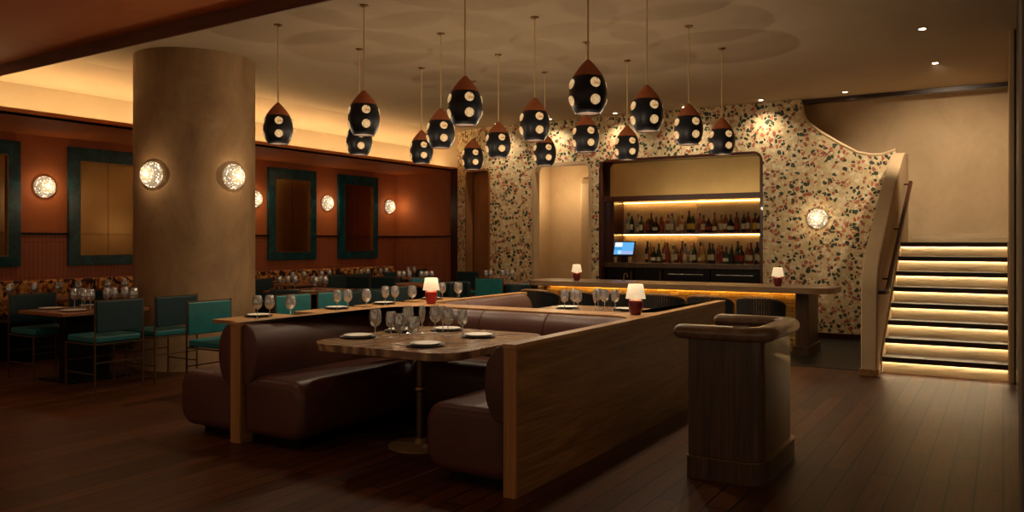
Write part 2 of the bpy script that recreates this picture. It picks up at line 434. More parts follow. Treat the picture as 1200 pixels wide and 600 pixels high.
# main ceiling
bm = nb(); box(bm, (-9.85, 4.6, HC), (3.2, 14.6, HC+.1)); struct('ceiling', bm, M['ceiling'], smooth=False)
# cove: sloping soffit beyond the main ceiling, back wall and trough
bm = nb()
v = [bm.verts.new(p) for p in ((-9.85, 4.5, HC), (-9.85, 14.6, HC), (-10.75, 14.6, 3.52), (-10.75, 4.5, 3.52), (-10.75, 14.6, 3.0), (-10.75, 4.5, 3.0))]
bm.faces.new(v[0:4]); bm.faces.new((v[3], v[2], v[4], v[5])); struct('ceiling_cove', bm, M['ceiling'], smooth=False)
bm = nb(); box(bm, (-13, 4.5, 2.99), (-9.9, 14.6, 3.02)); box(bm, (-9.93, 4.5, 2.99), (-9.9, 14.6, 3.07)); struct('ceiling_soffit', bm, M['orange_ceiling'], smooth=False)
o = obj('cove_light_strip', box(nb(), (-10.42, 4.6, 3.022), (-10.36, 14.05, 3.035)), M['led_cove'], smooth=False); tag(o, 'warm light strip hidden in the long ceiling cove above the dining room', 'light')
# low orange ceiling near the camera and its downstand beam
def yb(x): return 4.58 + (x+4.39)*(-.0367)
bm = nb(); q = [(-13, yb(-13)), (3.2, yb(3.2)), (3.2, -3), (-13, -3)]; prism(bm, q[::-1], 3.474, 3.55); struct('ceiling_low', bm, M['orange_ceiling'], smooth=False)
bm = nb(); prism(bm, [(-13, yb(-13)), (3.2, yb(3.2)), (3.2, yb(3.2)+.02), (-13, yb(-13)+.02)], 3.35, 3.85); struct('trim_1', bm, M['trim_wood'], smooth=False)
# left wall with wainscot
struct('wall_left', box(nb(), (-11.75, -3, 0), (-11.55, 14.3, 3.0)), M['orange'], smooth=False)
struct('wall_left_wainscot', box(nb(), (-11.55, -3, 0), (-11.535, 14.09, 1.6)), M['ribbed'], smooth=False)
struct('trim_2', box(nb(), (-11.55, -3, 1.6), (-11.515, 14.09, 1.63)), M['black'], smooth=False)
# far end wall of the dining room
struct('wall_far', box(nb(), (-11.55, 14.09, 0), (-10.05, 14.3, 3.0)), M['orange'], smooth=False)
struct('wall_far_wainscot', box(nb(), (-11.535, 14.075, 0), (-10.05, 14.09, 1.6)), M['ribbed'], smooth=False)
struct('trim_3', box(nb(), (-11.515, 14.055, 1.6), (-10.05, 14.09, 1.63)), M['black'], smooth=False)
struct('wall_jamb', box(nb(), (-9.86, 13.80, 0), (-9.63, 14.4, 3.02)), M['mahogany'], smooth=False)

struct('wall_far_upper', box(nb(), (-13, 14.1, 3.02), (-9.7, 14.25, 3.8)), M['ceiling'], smooth=False)
# terrazzo wall: plan path and openings
def smoothtop(x0, x1, z, r):
    def f(s):
        a = min(s-x0, x1-s)
        if a >= r: return z
        a = max(a, 0)
        return z-r+math.sqrt(max(0, r*r-(r-a)**2))
    return f
TY = 13.35
def flat(s): return (s, TY)
RC = 2.2
def curve(s):      # s runs left of -8.3 along an arc bending away from the room
    a = (-8.3-s)/RC
    return (-8.3-RC*math.sin(a), TY+RC*(1-math.cos(a)))
def strip(bm, fn, s0, s1, lo, hi, n=1):
    pa = pb = None
    for k in range(n+1):
        s = s0+(s1-s0)*k/n; x, y = fn(s)
        a = bm.verts.new((x, y, lo(s))); b = bm.verts.new((x, y, hi(s)))
        if pa: bm.faces.new((pa, a, b, pb))
        pa, pb = a, b
K = lambda c: (lambda s: c)
sw = [(-2.72, HC), (-2.715, 3.60), (-2.70, 3.48), (-2.63, 3.364), (-2.427, 3.188), (-2.125, 2.983), (-1.905, 2.852), (-1.714, 2.802), (-1.55, 2.80), (-1.37, 2.86)]
def swoop(s):
    for (a, za), (b, zb) in zip(sw, sw[1:]):
        if a <= s <= b: return za+(zb-za)*(s-a)/(b-a)
    return sw[-1][1]
bm = nb()
N1 = (-9.30, -8.56); D2 = (-7.62, -6.37); B3 = (-6.23, -3.32)
strip(bm, curve, -9.7, N1[0], K(0), K(HC), 5)
strip(bm, curve, N1[0], N1[1], smoothtop(*N1, 2.93, .12), K(HC), 20)
strip(bm, curve, N1[1], -8.3, K(0), K(HC), 8)
strip(bm, flat, -8.3, D2[0], K(0), K(HC))
strip(bm, flat, *D2, smoothtop(*D2, 2.97, .19), K(HC), 40)
strip(bm, flat, D2[1], B3[0], K(0), K(HC))
strip(bm, flat, *B3, smoothtop(*B3, 2.975, .16), K(HC), 80)
strip(bm, flat, B3[1], -2.72, K(0), K(HC))
strip(bm, flat, -2.72, -1.37, K(0), swoop, 40)
o = struct('wall_terrazzo', bm, M['terrazzo'], smooth=False)
sm = o.modifiers.new('thick', 'SOLIDIFY'); sm.thickness = .10; sm.offset = 0
struct('baseboard_terrazzo', box(nb(), (-3.3, 13.27, 0), (-1.37, 13.3, .09)), M['mahogany'], smooth=False)
# arched linings of the three openings
def lining(fn, s0, s1, z, r, depth, t=.05, out=.012, n=28):
    f = smoothtop(s0, s1, z, r)
    pts = [(s0, 0)] + [(s0+(s1-s0)*(1-math.cos(PI*k/n))/2, 0) for k in range(0)]
    loop = [(s0, 0.0), (s0, z-r)] + [(s0+r-r*math.cos(PI/2*k/8), z-r+r*math.sin(PI/2*k/8)) for k in range(1, 9)]
    loop += [(s0+(s1-s0)*k/6, z) for k in range(1, 6)] if s1-s0 > .5 else []
    loop += [(s1-r+r*math.sin(PI/2*k/8), z-r+r*math.cos(PI/2*k/8)) for k in range(0, 9)] + [(s1, 0.0)]
    lo2 = []
    cx = (s0+s1)/2
    for s, zz in loop:
        ds = t if s < cx else -t
        k = min(1, max(0, (zz-(z-r))/r)) if r else 0
        lo2.append((s+ds*(1-0*k), min(zz, z-t)))
    bm = nb()
    def W(s, zz, d):
        x, y = fn(s); e = .001; x2, y2 = fn(s+e); tx, ty = (x2-x)/e, (y2-y)/e
        return (x-ty*d*1.0, y+tx*d*1.0, zz)
    rows = []
    for (a, b), dd in (((loop, None), -out-.05), ((lo2, None), -out-.05), ((lo2, None), depth), ((loop, None), depth)):
        rows.append([bm.verts.new(W(s, zz, dd)) for s, zz in a])
    for i in range(4):
        A, B = rows[i], rows[(i+1) % 4]
        for k in range(len(A)-1): bm.faces.new((A[k], A[k+1], B[k+1], B[k]))
    return bm
struct('trim_4', lining(flat, *D2, 2.975, .20, .14, t=.06), M['beige'], bevel=.02, seg=3)
struct('trim_5', lining(curve, *N1, 2.93, .12, .09, t=.035), M['recess'], bevel=.015)
# lobby behind the doorway
bm = nb(); box(bm, (-8.2, 14.95, 0), (-6.2, 15.05, 3.3)); struct('wall_lobby', bm, M['beige'], smooth=False)
struct('wall_lobby_left', box(nb(), (-8.2, 13.45, 0), (-8.1, 14.95, 3.3)), M['beige'], smooth=False)
struct('wall_lobby_right', box(nb(), (-6.30, 13.5, 0), (-6.24, 14.95, 3.3)), M['beige'], smooth=False)
struct('ceiling_lobby', box(nb(), (-8.2, 13.41, 3.2), (-6.24, 15.05, 3.3)), M['beige'], smooth=False)
bm = nb(); pts = [(.0, 0)]
prof = [(14.55, 0), (14.55, 2.66), (14.60, 2.76), (14.68, 2.80), (14.94, 2.80), (14.94, 0)]
A = [bm.verts.new((-7.22, y, z)) for y, z in prof]; B = [bm.verts.new((-6.30, y, z)) for y, z in prof]
for i in range(6): bm.faces.new((A[i], A[(i+1) % 6], B[(i+1) % 6], B[i]))
bm.faces.new(A); bm.faces.new(B); struct('wall_lobby_return', bm, M['beige'], smooth=False, bevel=.03, seg=3)
# shallow recess behind the narrow arch
bm = nb(); strip(bm, lambda s: (curve(s)[0]+.12*math.sin((-8.3-s)/RC), curve(s)[1]+.12*math.cos((-8.3-s)/RC)), -9.75, -8.3, K(0), K(3.2), 6); struct('wall_recess', bm, M['recess'], smooth=False)

# stairwell
struct('wall_back', box(nb(), (-4.6, 13.9, 0), (.4, 14.05, HC)), M['beige'], smooth=False)
bm = nb(); box(bm, (-2.72, 13.36, 3.69), (.12, 13.52, HC)); struct('trim_6', bm, M['dark_wood'], smooth=False)
struct('wall_right', box(nb(), (.06, 10.16, 0), (.3, 13.9, HC)), M['beige'], smooth=False)
struct('trim_7', box(nb(), (.055, 10.08, 0), (.105, 10.16, HC)), M['beige'], smooth=False, bevel=.008)
struct('wall_right_recess', box(nb(), (.115, 6.07, 0), (.3, 10.14, HC)), M['dark_wood'], smooth=False)
struct('wall_right_near', box(nb(), (.085, 5.1, 0), (.5, 6.07, HC)), M['grey_wall'], smooth=False)
struct('wall_right_return', box(nb(), (.5, 5.1, 0), (3.2, 5.2, HC)), M['grey_wall'], smooth=False)
struct('baseboard_landing', box(nb(), (-1.2, 13.87, 1.494), (.06, 13.9, 1.62)), M['riser'], smooth=False)
# swoop moulding
bm = nb(); pts = [(x, TY-.03, z+.012) for x, z in sw[1:]]
tube(bm, pts, .028, 8); struct('trim_8', bm, M['beige'])
# curved balustrade wall
prof = [(9.83, 0), (9.83, .95), (9.86, 1.10), (9.95, 1.24), (10.07, 1.35), (10.67, 1.69), (11.46, 2.15), (12.1, 2.48), (12.55, 2.69), (12.75, 2.76), (12.95, 2.79), (13.3, 2.80), (13.3, 0)]
bm = nb(); A = [bm.verts.new((-1.37, y, z)) for y, z in prof]; B = [bm.verts.new((-1.2, y, z)) for y, z in prof]
n = len(prof)
for i in range(n): bm.faces.new((A[i], A[(i+1) % n], B[(i+1) % n], B[i]))
fs = [bm.faces.new(A[::-1]), bm.faces.new(B)]; bmesh.ops.triangulate(bm, faces=fs)
struct('wall_balustrade', bm, M['beige'], bevel=.025, seg=3, ang=60)
struct('baseboard_balustrade', box(nb(), (-1.385, 9.81, 0), (-1.185, 9.9, .075)), M['oak'], smooth=False, bevel=.004)

# staircase
st = thing('staircase', 'flight of eight dark treads with glowing pale wood risers', 'stairs', (0, 0, 0))
R_ = 1.494/8; T_ = .28; Y0 = 10.19
for k in range(8):
    y = Y0+k*T_; z1 = (k+1)*R_
    obj('riser', box(nb(), (-1.2, y, k*R_), (.06, y+.03, z1-.045)), M['riser'], st, smooth=False)
    obj('tread', box(nb(), (-1.2, y-.05, z1-.045), (.06, y+T_+(.04 if k < 7 else 1.45), z1)), M['tread'], st, smooth=False, bevel=.004)
    obj('nosing', box(nb(), (-1.2, y-.056, z1-.058), (.06, y-.046, z1)), M['tread'], st, smooth=False)
    obj('light_strip', box(nb(), (-1.185, y-.018, z1-.051), (.045, y-.010, z1-.046)), M['led_stair'], st, smooth=False)
# stringer skirts
for x0, x1 in ((-1.2, -1.185), (.045, .06)):
    bm = nb()
    pr = [(Y0-.06, 0), (Y0-.06, .22), (Y0+8*T_-.1, 1.494+.14), (Y0+8*T_+.1, 1.494+.1), (Y0+8*T_+.1, 0)]
    A = [bm.verts.new((x0, y, z)) for y, z in pr]; B = [bm.verts.new((x1, y, z)) for y, z in pr]
    for i in range(5): bm.faces.new((A[i], A[(i+1) % 5], B[(i+1) % 5], B[i]))
    bm.faces.new(A[::-1]); bm.faces.new(B)
    obj('stringer', bm, M['beige'], st, smooth=False)
hr = thing('handrail', 'dark red wooden handrail on the curved wall beside the stairs', 'handrail', (-1.12, 9.93, .94))
obj('rail', tube(nb(), [(-.08, -.03, 0), (-.02, -.02, 0), (0, .02, 0), (0, .12, .0), (0, .22, .05), (0, 2.80, 1.40)], .028, 10), M['handrail'], hr)
for t in (.06, .5, .98):
    y = .22+2.58*t; z = .05+1.35*t
    obj('bracket', rod(nb(), (-.08, y, z), (0, y, z), .010), M['black'], hr)
obj('end_cap', lathe(nb(), [(0, -.03), (.02, -.024), (.03, 0), (.02, .024), (0, .03)], 12, (0, 2.80, 1.40)), M['handrail'], hr)

# ------------------------------------------------------------------ column
cx, cy = -8.57, 6.57
struct('column', lathe(nb(), [(.706, 0), (.706, HC)], 96, (cx, cy, 0)), M['column'])
# ------------------------------------------------------------------ wall mirrors (left wall)
mirr = [('tall green marble framed mirror at the far left edge of the room', 4.79, 6.0),
        ('tall green marble framed mirror left of the round column', 6.67, 7.9),
        ('green marble framed mirror hidden mostly behind the round column', 8.55, 9.77),
        ('green marble framed mirror just right of the round column', 10.38, 11.58),
        ('green marble framed mirror nearest the far corner', 12.21, 13.41)]
for lab, a, b in mirr:
    t = thing('wall_mirror', lab, 'mirror', (-11.535, (a+b)/2, 1.16), 0, 'green marble mirrors on the orange wall')
    h = (b-a)/2; H = 1.716; fw = .17
    bm = nb()
    box(bm, (0, -h, 0), (.05, h, .15)); box(bm, (0, -h, H-.2), (.05, h, H)); box(bm, (0, -h, .15), (.05, -h+fw, H-.2)); box(bm, (0, h-fw, .15), (.05, h, H-.2))
    obj('frame', bm, M['marble'], t, smooth=False, loc=None)
    bm = nb(); g = .004
    box(bm, (0, -h+fw, .15), (.02, -g, H-.2)); box(bm, (0, g, .15), (.02, h-fw, H-.2))
    obj('mirror_glass', bm, M['mirror'], t, smooth=False)
    bm = nb()
    for yy in (-h+fw, h-fw): box(bm, (0, yy-.006, .15), (.055, yy+.006, H-.2))
    for zz in (.15, H-.2): box(bm, (0, -h+fw, zz-.006), (.055, h-fw, zz+.006))
    obj('inner_edge', bm, M['brass'], t, smooth=False)

# ------------------------------------------------------------------ sconces
def make_sconce():
    t = thing('wall_sconce', 'x', 'wall light', (0, 0, 0), 0, 'perforated dome wall lights')
    r = .15
    obj('backplate', rod(nb(), (0, 0, 0), (.012, 0, 0), .07, n=24), M['brass'], t)
    bm = nb(); prof = [(r*math.cos(a), .006+.115*math.sin(a)) for a in (PI/2*k/10 for k in range(10))]+[(0, .121)]
    lathe(bm, prof, 40, capb=False); bmesh.ops.rotate(bm, verts=bm.verts, cent=(0, 0, 0), matrix=Matrix.Rotation(PI/2, 3, 'Y'))
    o = obj('dome', bm, M['dome'], t)
    s = o.modifiers.new('thick', 'SOLIDIFY'); s.thickness = .004
    obj('stem', rod(nb(), (.01, 0, 0), (.05, 0, 0), .015), M['brass'], t)
    bm = nb(); bmesh.ops.create_uvsphere(bm, u_segments=16, v_segments=10, radius=.026); bmesh.ops.translate(bm, verts=bm.verts, vec=(.052, 0, 0))
    obj('bulb', bm, M['bulb'], t)
    return t
sc = Kind(make_sconce())
def pl(name, loc, e, col='#ffdcb4', r=.03):
    L = bpy.data.lights.new(name, 'POINT'); L.energy = e; L.color = lin(col)[:3]; L.shadow_soft_size = r
    o = bpy.data.objects.new(name, L); o.location = loc; C.objects.link(o); return o
def spot(name, loc, e, ang, col='#ffdcb4', tgt=None, blend=.8, r=.04):
    L = bpy.data.lights.new(name, 'SPOT'); L.energy = e; L.color = lin(col)[:3]; L.spot_size = math.radians(ang); L.spot_blend = blend; L.shadow_soft_size = r
    o = bpy.data.objects.new(name, L); o.location = loc; C.objects.link(o)
    if tgt: o.rotation_euler = (Vector(tgt)-Vector(loc)).to_track_quat('-Z', 'Y').to_euler()
    return o
def put_sconce(loc, rz, lab, e=3.2):
    s = sc.put(loc, rz, lab)
    pl('sconce_fill', Vector(loc)+Vector((math.cos(rz), math.sin(rz), 0))*.21, e, '#ffd9a8', 0)  # bare point added in front of the dome for the wall glow
    return s
for a, lab in ((-108, 'perforated dome wall light on the left face of the round column'), (-19+0, 'x')):
    pass
def on_col(px, lab):
    # direction on the column where the camera ray of that bearing meets it
    t = (px-600)/950; d = Vector((-.518+.855*t, .855+.518*t)).normalized(); c = Vector((cx, cy))
    b = d.dot(c); k = b-math.sqrt(b*b-c.dot(c)+.706**2); p = d*k; n = (p-c).normalized()
    put_sconce((p.x, p.y, 2.28), math.atan2(n.y, n.x), lab, 1.7)
on_col(179, 'perforated dome wall light on the left side of the round column')
on_col(273, 'perforated dome wall light on the right side of the round column')
for y, lab in ((6.35, 'perforated dome wall light between the two leftmost mirrors'), (8.2, 'perforated dome wall light on the orange wall behind the round column'),
               (10.1, 'perforated dome wall light peeking out right of the round column'), (11.93, 'perforated dome wall light between the two mirrors right of the column'),
               (13.85, 'perforated dome wall light nearest the far corner of the orange wall')):
    put_sconce((-11.55, y, 2.276), 0, lab, 1.7)
put_sconce((-2.48, TY-.05, 1.865), -PI/2, 'perforated dome wall light on the terrazzo wall right of the bottles', 2.0)

# ------------------------------------------------------------------ booths
LX, LX2, RX, RX2 = -4.85, -4.95, -2.51, -2.43
Ya, Yb, Yf, Yg = 6.08, 6.36, 4.13, 8.35
bp = thing('booth_partition', 'low walnut partition with ledge enclosing two back-to-back leather booths', 'partition', (-3.7, 6.2, 0))
def L3(pts): return [(x+3.7, y-6.2) for x, y in pts]
rA, rB = .45, .25
fillL = arc(LX+rA, Ya-rA, rA, 180, 90)      # wall-side curve of booth 1, left rear
fillR = arc(RX-rB, Ya-rB, rB, 90, 0)
fill2R = arc(RX-rB, Yb+rB, rB, 0, -90)
fill2L = arc(LX+rB, Yb+rB, rB, -90, -180)
cross = [(LX, Ya-rA)] + fillL[1:] + fillR + fill2R + fill2L
obj('left_panel', prism(nb(), L3([(LX2, Yf), (LX, Yf), (LX, Yg), (LX2, Yg)]), 0, .875), M['oak'], bp, smooth=False)
obj('right_panel', prism(nb(), L3([(RX, 4.07), (RX2, 4.07), (RX2, 8.22), (RX, 8.22)]), 0, .875), M['oak'], bp, smooth=False)
obj('cross_panel', prism(nb(), L3(cross), 0, .875), M['oak_cross'], bp, smooth=False)
obj('end_post', prism(nb(), L3([(LX2-.002, Yf-.03), (LX+.002, Yf-.03), (LX+.002, Yf), (LX2-.002, Yf)]), 0, .875), M['oak_end'], bp, smooth=False, bevel=.004)
obj('end_post', prism(nb(), L3([(RX-.002, 4.045), (RX2+.002, 4.045), (RX2+.002, 4.07), (RX-.002, 4.07)]), 0, .875), M['oak_end'], bp, smooth=False, bevel=.004)
H = [(LX2-.004, Yf-.034), (LX+.004, Yf-.034), (LX, Ya-rA)] + fillL[1:] + fillR + [(RX-.004, 4.04), (RX2+.004, 4.04), (RX2+.004, 8.225), (RX, 8.225)] + fill2R + fill2L + [(LX, Yg+.004), (LX2-.004, Yg+.004)]
obj('ledge', prism(nb(), L3(H), .875, .902), M['ledge'], bp, smooth=False, bevel=.004)

def rsec(u0, u1, z0, z1, r, n=6, rtb=None):
    return rrect(u0, z0, u1, z1, r, n)
bol = [(0.0, .43), (.03, .42), (.07, .432), (.108, .47), (.135, .53), (.15, .60), (.153, .66), (.15, .72), (.135, .78), (.108, .83), (.07, .87), (.03, .888), (0.0, .885)]
seat_s = rrect(.0, .07, .61, .50, [.13, .03, .05, .13], 7)
def booth(flip, lab, grp, y_of):
    t = thing('booth_seating', lab, 'booth', (-3.68, y_of(Ya), 0), 0, grp)
    oy = y_of(Ya)
    def T(pts): return [(x+3.68, y_of(y)-oy) for x, y in pts]
    sd = -1 if not flip else 1
    y0 = 4.125 if not flip else 4.2
    path = [(LX, y0)] + [(LX, y0+(5.5-y0)*k/6) for k in range(1, 6)] + [(LX, Ya-rA)] + fillL[1:] 
    seamx = [-3.95, -3.3]
    segs = [[(LX, y0), (LX, 5.45)], [(LX, 5.45), (LX, Ya-rA)] + fillL[1:] + [(-4.2, Ya), (seamx[0], Ya)], [(seamx[0], Ya), (seamx[1], Ya)],
            [(seamx[1], Ya)] + fillR + [(RX, 5.4)], [(RX, 5.4), (RX, 4.065)]]
    for s in segs:
        obj('back_bolster', sweep(nb(), bol, T(s), sd, endr=.018, center=(.06, .66)), M['leather'], t)
    # seats
    sl = .61
    def seatpiece(p, q, r1):
        bm = nb(); sweep(bm, seat_s, T([p, q]), sd, endr=r1, center=(.30, .285)); obj('seat_cushion', bm, M['leather'], t)
    seatpiece((LX+.005, y0), (LX+.005, Ya-sl), .06)
    seatpiece((LX+.02, Ya-.01), (RX-.02, Ya-.01), .05)
    seatpiece((RX-.005, Ya-sl), (RX-.005, 4.08), .06)
    bm = nb()
    for (a, b) in (((LX+.0, y0+.1), (LX+sl-.12, Ya)), ((LX, Ya-sl+.12), (RX, Ya)), ((RX-sl+.12, 4.2), (RX, Ya))):
        p, q = T([a, b]); box(bm, (min(p[0], q[0]), min(p[1], q[1]), 0), (max(p[0], q[0]), max(p[1], q[1]), .09))
    obj('plinth', bm, M['black'], t, smooth=False)
    return t
b1 = booth(False, 'brown leather U-shaped booth in front, open towards the camera', 'leather booths', lambda y: y)
b2 = booth(True, 'brown leather U-shaped booth behind the ledge, open towards the bar', 'leather booths', lambda y: Ya+Yb-y+.0)
t = thing('leather_bench', 'long brown leather bench along the left side of the partition', 'bench', (LX2, Yf, 0))
for a, b in ((-.02, 1.45), (1.45, 2.85), (2.85, 4.2)):
    obj('back_bolster', sweep(nb(), bol, [(0, a), (0, b)], 1, endr=.018, center=(.06, .66)), M['leather'], t)
    obj('seat_cushion', sweep(nb(), seat_s, [(-.005, a), (-.005, b)], 1, endr=.06, center=(.30, .285)), M['leather'], t)
obj('plinth', box(nb(), (-.48, .12, 0), (0, 4.2, .09)), M['black'], t, smooth=False)

# booth tables
def stone_table(lab, x0, y0, x1, y1, bx, by):
    t = thing('booth_table', lab, 'table', (bx, by, 0), 0, 'stone topped booth tables')
    obj('tabletop', prism(nb(), [(x-bx, y-by) for x, y in rrect(x0, y0, x1, y1, .22, 8)], .705, .76), M['stone'], t, bevel=.008, seg=3, ang=50)
    obj('pedestal', rod(nb(), (0, 0, .02), (0, 0, .71), .032, n=20), M['dark_brass'], t)
    obj('collar', lathe(nb(), [(.034, .40), (.045, .405), (.05, .42), (.045, .435), (.034, .44)], 20), M['brass'], t)
    obj('base', lathe(nb(), [(.235, 0), (.235, .010), (.22, .016), (.05, .024), (.04, .05), (.032, .06)], 40), M['base_metal'], t)
    return t
stone_table('brown veined stone table laid with plates and glasses in the front booth', -4.42, 4.32, -3.10, 5.72, -3.67, 4.757)
stone_table('brown veined stone table in the rear booth near the bar', -4.45, 7.0, -3.12, 8.5, -3.78, 7.7)

# ------------------------------------------------------------------ podium
pd = thing('host_podium', 'walnut host podium with thick bullnose rail near the camera', 'podium', (-1.5, 5.45, 0))
def P3(pts): return [(x+1.5, y-5.45) for x, y in pts]
x0, x1, y0, y1 = -1.725, -1.265, 5.03, 5.92
pb = [(x0, y0), (x1-.11, y0)] + arc(x1-.11, y0+.11, .11, -90, 0)[1:] + [(x1, y1-.11)] + arc(x1-.11, y1-.11, .11, 0, 90)[1:] + [(x0, y1)]
obj('body', sweep(nb(), [(0, .02), (.035, .02), (.035, .89), (0, .89)], P3(pb), 1), M['podium'], pd, ang=30)
pr = [(-1.82, y0+.02), (x1-.13, y0+.02)] + arc(x1-.13, y0+.15, .13, -90, 0)[1:] + [(x1, y1-.15)] + arc(x1-.13, y1-.15, .13, 0, 90)[1:] + [(-1.82, y1-.02)]
obj('rail', sweep(nb(), rrect(-.07, .88, .075, .97, .044, 8), P3(pr), 1, endr=.043, endn=6, center=(0, .925)), M['rail'], pd, ang=60)
pbb = [(x0-.0, y0)] + pb[1:-1] + [(x0, y1)]
obj('base', sweep(nb(), [(-.028, 0), (0, 0), (0, .135), (-.028, .135)], P3(pbb), 1), M['podium'], pd, ang=30)
obj('base_trim', sweep(nb(), [(-.031, .135), (0, .135), (0, .143), (-.031, .143)], P3(pbb), 1), M['brass'], pd, ang=30)
obj('shelf', prism(nb(), P3(rrect(x0+.0, y0+.036, x1-.036, y1-.036, [.07, 0, 0, .07], 6)), .74, .76), M['podium'], pd, smooth=False)
# pens lying on the rail
t = thing('pen', 'small silver pen lying on the podium rail corner', 'pen', (-1.40, 5.06, .968), .5)
obj('barrel', rod(nb(), (-.05, 0, .005), (.05, 0, .005), .005), M['steel'], t)

# ------------------------------------------------------------------ bar counter
bc = thing('bar_counter', 'long walnut bar counter with glowing stone block front', 'bar counter', (-4.2, 11.4, 0))
def B(x, y, z): return (x+4.2, y-11.4, z)
obj('countertop', prism(nb(), [(x+4.2, y-11.4) for x, y in rrect(-6.45, 10.95, -1.87, 11.85, [.2, .2, .3, .3], 10)], .825, .90), M['counter'], bc, bevel=.03, seg=4, ang=60)
obj('front_panel', box(nb(), B(-6.3, 11.42, .0), B(-2.36, 11.5, .825)), M['onyx'], bc, smooth=False)
obj('body', box(nb(), B(-6.3, 11.5, .0), B(-2.36, 11.8, .825)), M['dark_wood'], bc, smooth=False)
obj('end_panel', prism(nb(), [(x+4.2, y-11.4) for x, y in rrect(-2.365, 11.15, -2.19, 11.83, .03, 4)], .0, .825), M['podium'], bc)
obj('end_panel', prism(nb(), [(x+4.2, y-11.4) for x, y in rrect(-6.42, 11.15, -6.28, 11.83, .03, 4)], .0, .825), M['podium'], bc)
obj('end_base', prism(nb(), [(x+4.2, y-11.4) for x, y in rrect(-2.39, 11.11, -2.165, 11.86, .03, 4)], 0, .125), M['dark_brass'], bc)
obj('light_strip', box(nb(), B(-6.2, 11.38, .808), B(-2.4, 11.395, .824)), M['led'], bc, smooth=False)
obj('footrest', rod(nb(), B(-6.2, 11.2, .2), B(-2.4, 11.2, .2), .018), M['brass'], bc)

# barrel bar chairs
def make_barchair():
    t = thing('barrel_chair', 'x', 'chair', (0, 0, 0), 0, 'barrel backed chairs along the bar')
    # faces +y ; back arc on -y side
    R = .284
    A = [math.radians(a) for a in range(170, 371, 10)]
    def ht(a): 
        k = abs(math.degrees(a)-270)/100
        return .81-.10*k**2.2
    obj('top_rail', tube(nb(), [(R*math.cos(a), R*math.sin(a), ht(a)) for a in A], .017, 8), M['brass_wood'] if 'brass_wood' in M else M['oak'], t)
    bm = nb()
    for k in range(33):
        a = math.radians(172+196*k/32)
        bar(bm, ((R-.01)*math.cos(a), (R-.01)*math.sin(a), .42), (R*math.cos(a), R*math.sin(a), ht(a)-.01), .022)
    obj('slatted_back', bm, M['ink'], t, smooth=False)
    obj('seat', lathe(nb(), [(.27, .40), (.285, .43), (.28, .47), (.24, .49), (0, .49)], 28), M['ink'], t)
    for a in (45, 135, 225, 315):
        a = math.radians(a); obj('leg', rod(nb(), (.24*math.cos(a), .24*math.sin(a), .006), (.2*math.cos(a), .2*math.sin(a), .41), .013, .018), M['black'], t)
    return t
ch = Kind(make_barchair())
ords = ['leftmost', 'second', 'third', 'fourth', 'fifth', 'rightmost']
for i, x in enumerate((-5.72, -5.08, -4.47, -3.85, -3.22, -2.58)):
    w = f'{ords[i]} of the black slatted barrel chairs along the bar' if i in (0, 5) else f'{ords[i]} from left of the black slatted barrel chairs along the bar'
    ch.put((x, 10.25, .006), 0, w)

# ------------------------------------------------------------------ back bar
bb = thing('back_bar', 'dark mahogany back bar cabinet set in the terrazzo wall', 'cabinet', (-4.775, 13.4, 0))
def Q(x, y, z): return (x+4.775, y-13.4, z)
bm = lining(flat, -6.235, -3.315, 2.98, .16, .10, t=.055, out=.0)
bmesh.ops.translate(bm, verts=bm.verts, vec=(4.775, -13.4, 0)); obj('frame', bm, M['mahogany'], bb, smooth=True, bevel=.01)
BY = 13.95
bm = nb(); box(bm, Q(-6.24, 13.42, 0), Q(-6.18, BY+.05, 2.95)); box(bm, Q(-3.37, 13.42, 0), Q(-3.31, BY+.05, 2.95)); box(bm, Q(-6.2, 13.42, 2.925), Q(-3.33, BY+.05, 2.98)); box(bm, Q(-6.2, BY, 0), Q(-3.33, BY+.06, 2.95))
obj('carcass', bm, M['dark_wood'], bb, smooth=False)
bm = nb(); prism(bm, rrect(-6.10+4.775, 2.32, -3.375+4.775, 2.92, [.10, .10, 0, 0], 6), 0, .02)
bmesh.ops.rotate(bm, verts=bm.verts, cent=(0, 0, 0), matrix=Matrix.Rotation(PI/2, 3, 'X')); bmesh.ops.translate(bm, verts=bm.verts, vec=(0, .13, 0))
obj('mirror_panel', bm, M['brass_mirror'], bb, smooth=False)
obj('valance', box(nb(), Q(-6.18, 13.40, 2.22), Q(-3.37, 13.56, 2.315)), M['mahogany'], bb, smooth=False, bevel=.006)
obj('ribbed_panel', box(nb(), Q(-6.02, BY-.012, 1.10), Q(-3.37, BY, 2.3)), M['ribbed_pale'], bb, smooth=False)
obj('side_panel', box(nb(), Q(-6.18, 13.5, 1.13), Q(-6.02, BY, 2.22)), M['mahogany'], bb, smooth=False)
obj('shelf', box(nb(), Q(-6.02, 13.62, 1.635), Q(-3.37, BY-.012, 1.665)), M['mahogany'], bb, smooth=False, bevel=.003)
obj('lower_counter', box(nb(), Q(-6.18, 13.44, 1.04), Q(-3.37, BY, 1.13)), M['podium'], bb, smooth=False, bevel=.005)
for z, y in ((2.205, 13.88), (1.622, 13.88)):
    obj('light_strip', box(nb(), Q(-6.0, y, z), Q(-3.38, y+.03, z+.012)), M['led'], bb, smooth=False)
xs = [-6.16, -5.62, -5.08, -4.24, -3.40]
for i in range(4):
    d = obj('cabinet_door', box(nb(), Q(xs[i]+.01, 13.47, .12), Q(xs[i+1]-.01, 13.50, 1.03)), M['black'], bb, smooth=False, bevel=.004)
    if i < 2: obj('handle', rod(nb(), Q(xs[i+1]-.05, 13.455, .80), Q(xs[i+1]-.05, 13.455, .98), .007), M['brass'], d)
    else: obj('handle', rod(nb(), Q(xs[i]+.1, 13.455, .94), Q(xs[i+1]-.12, 13.455, .94), .009), M['steel'], d)

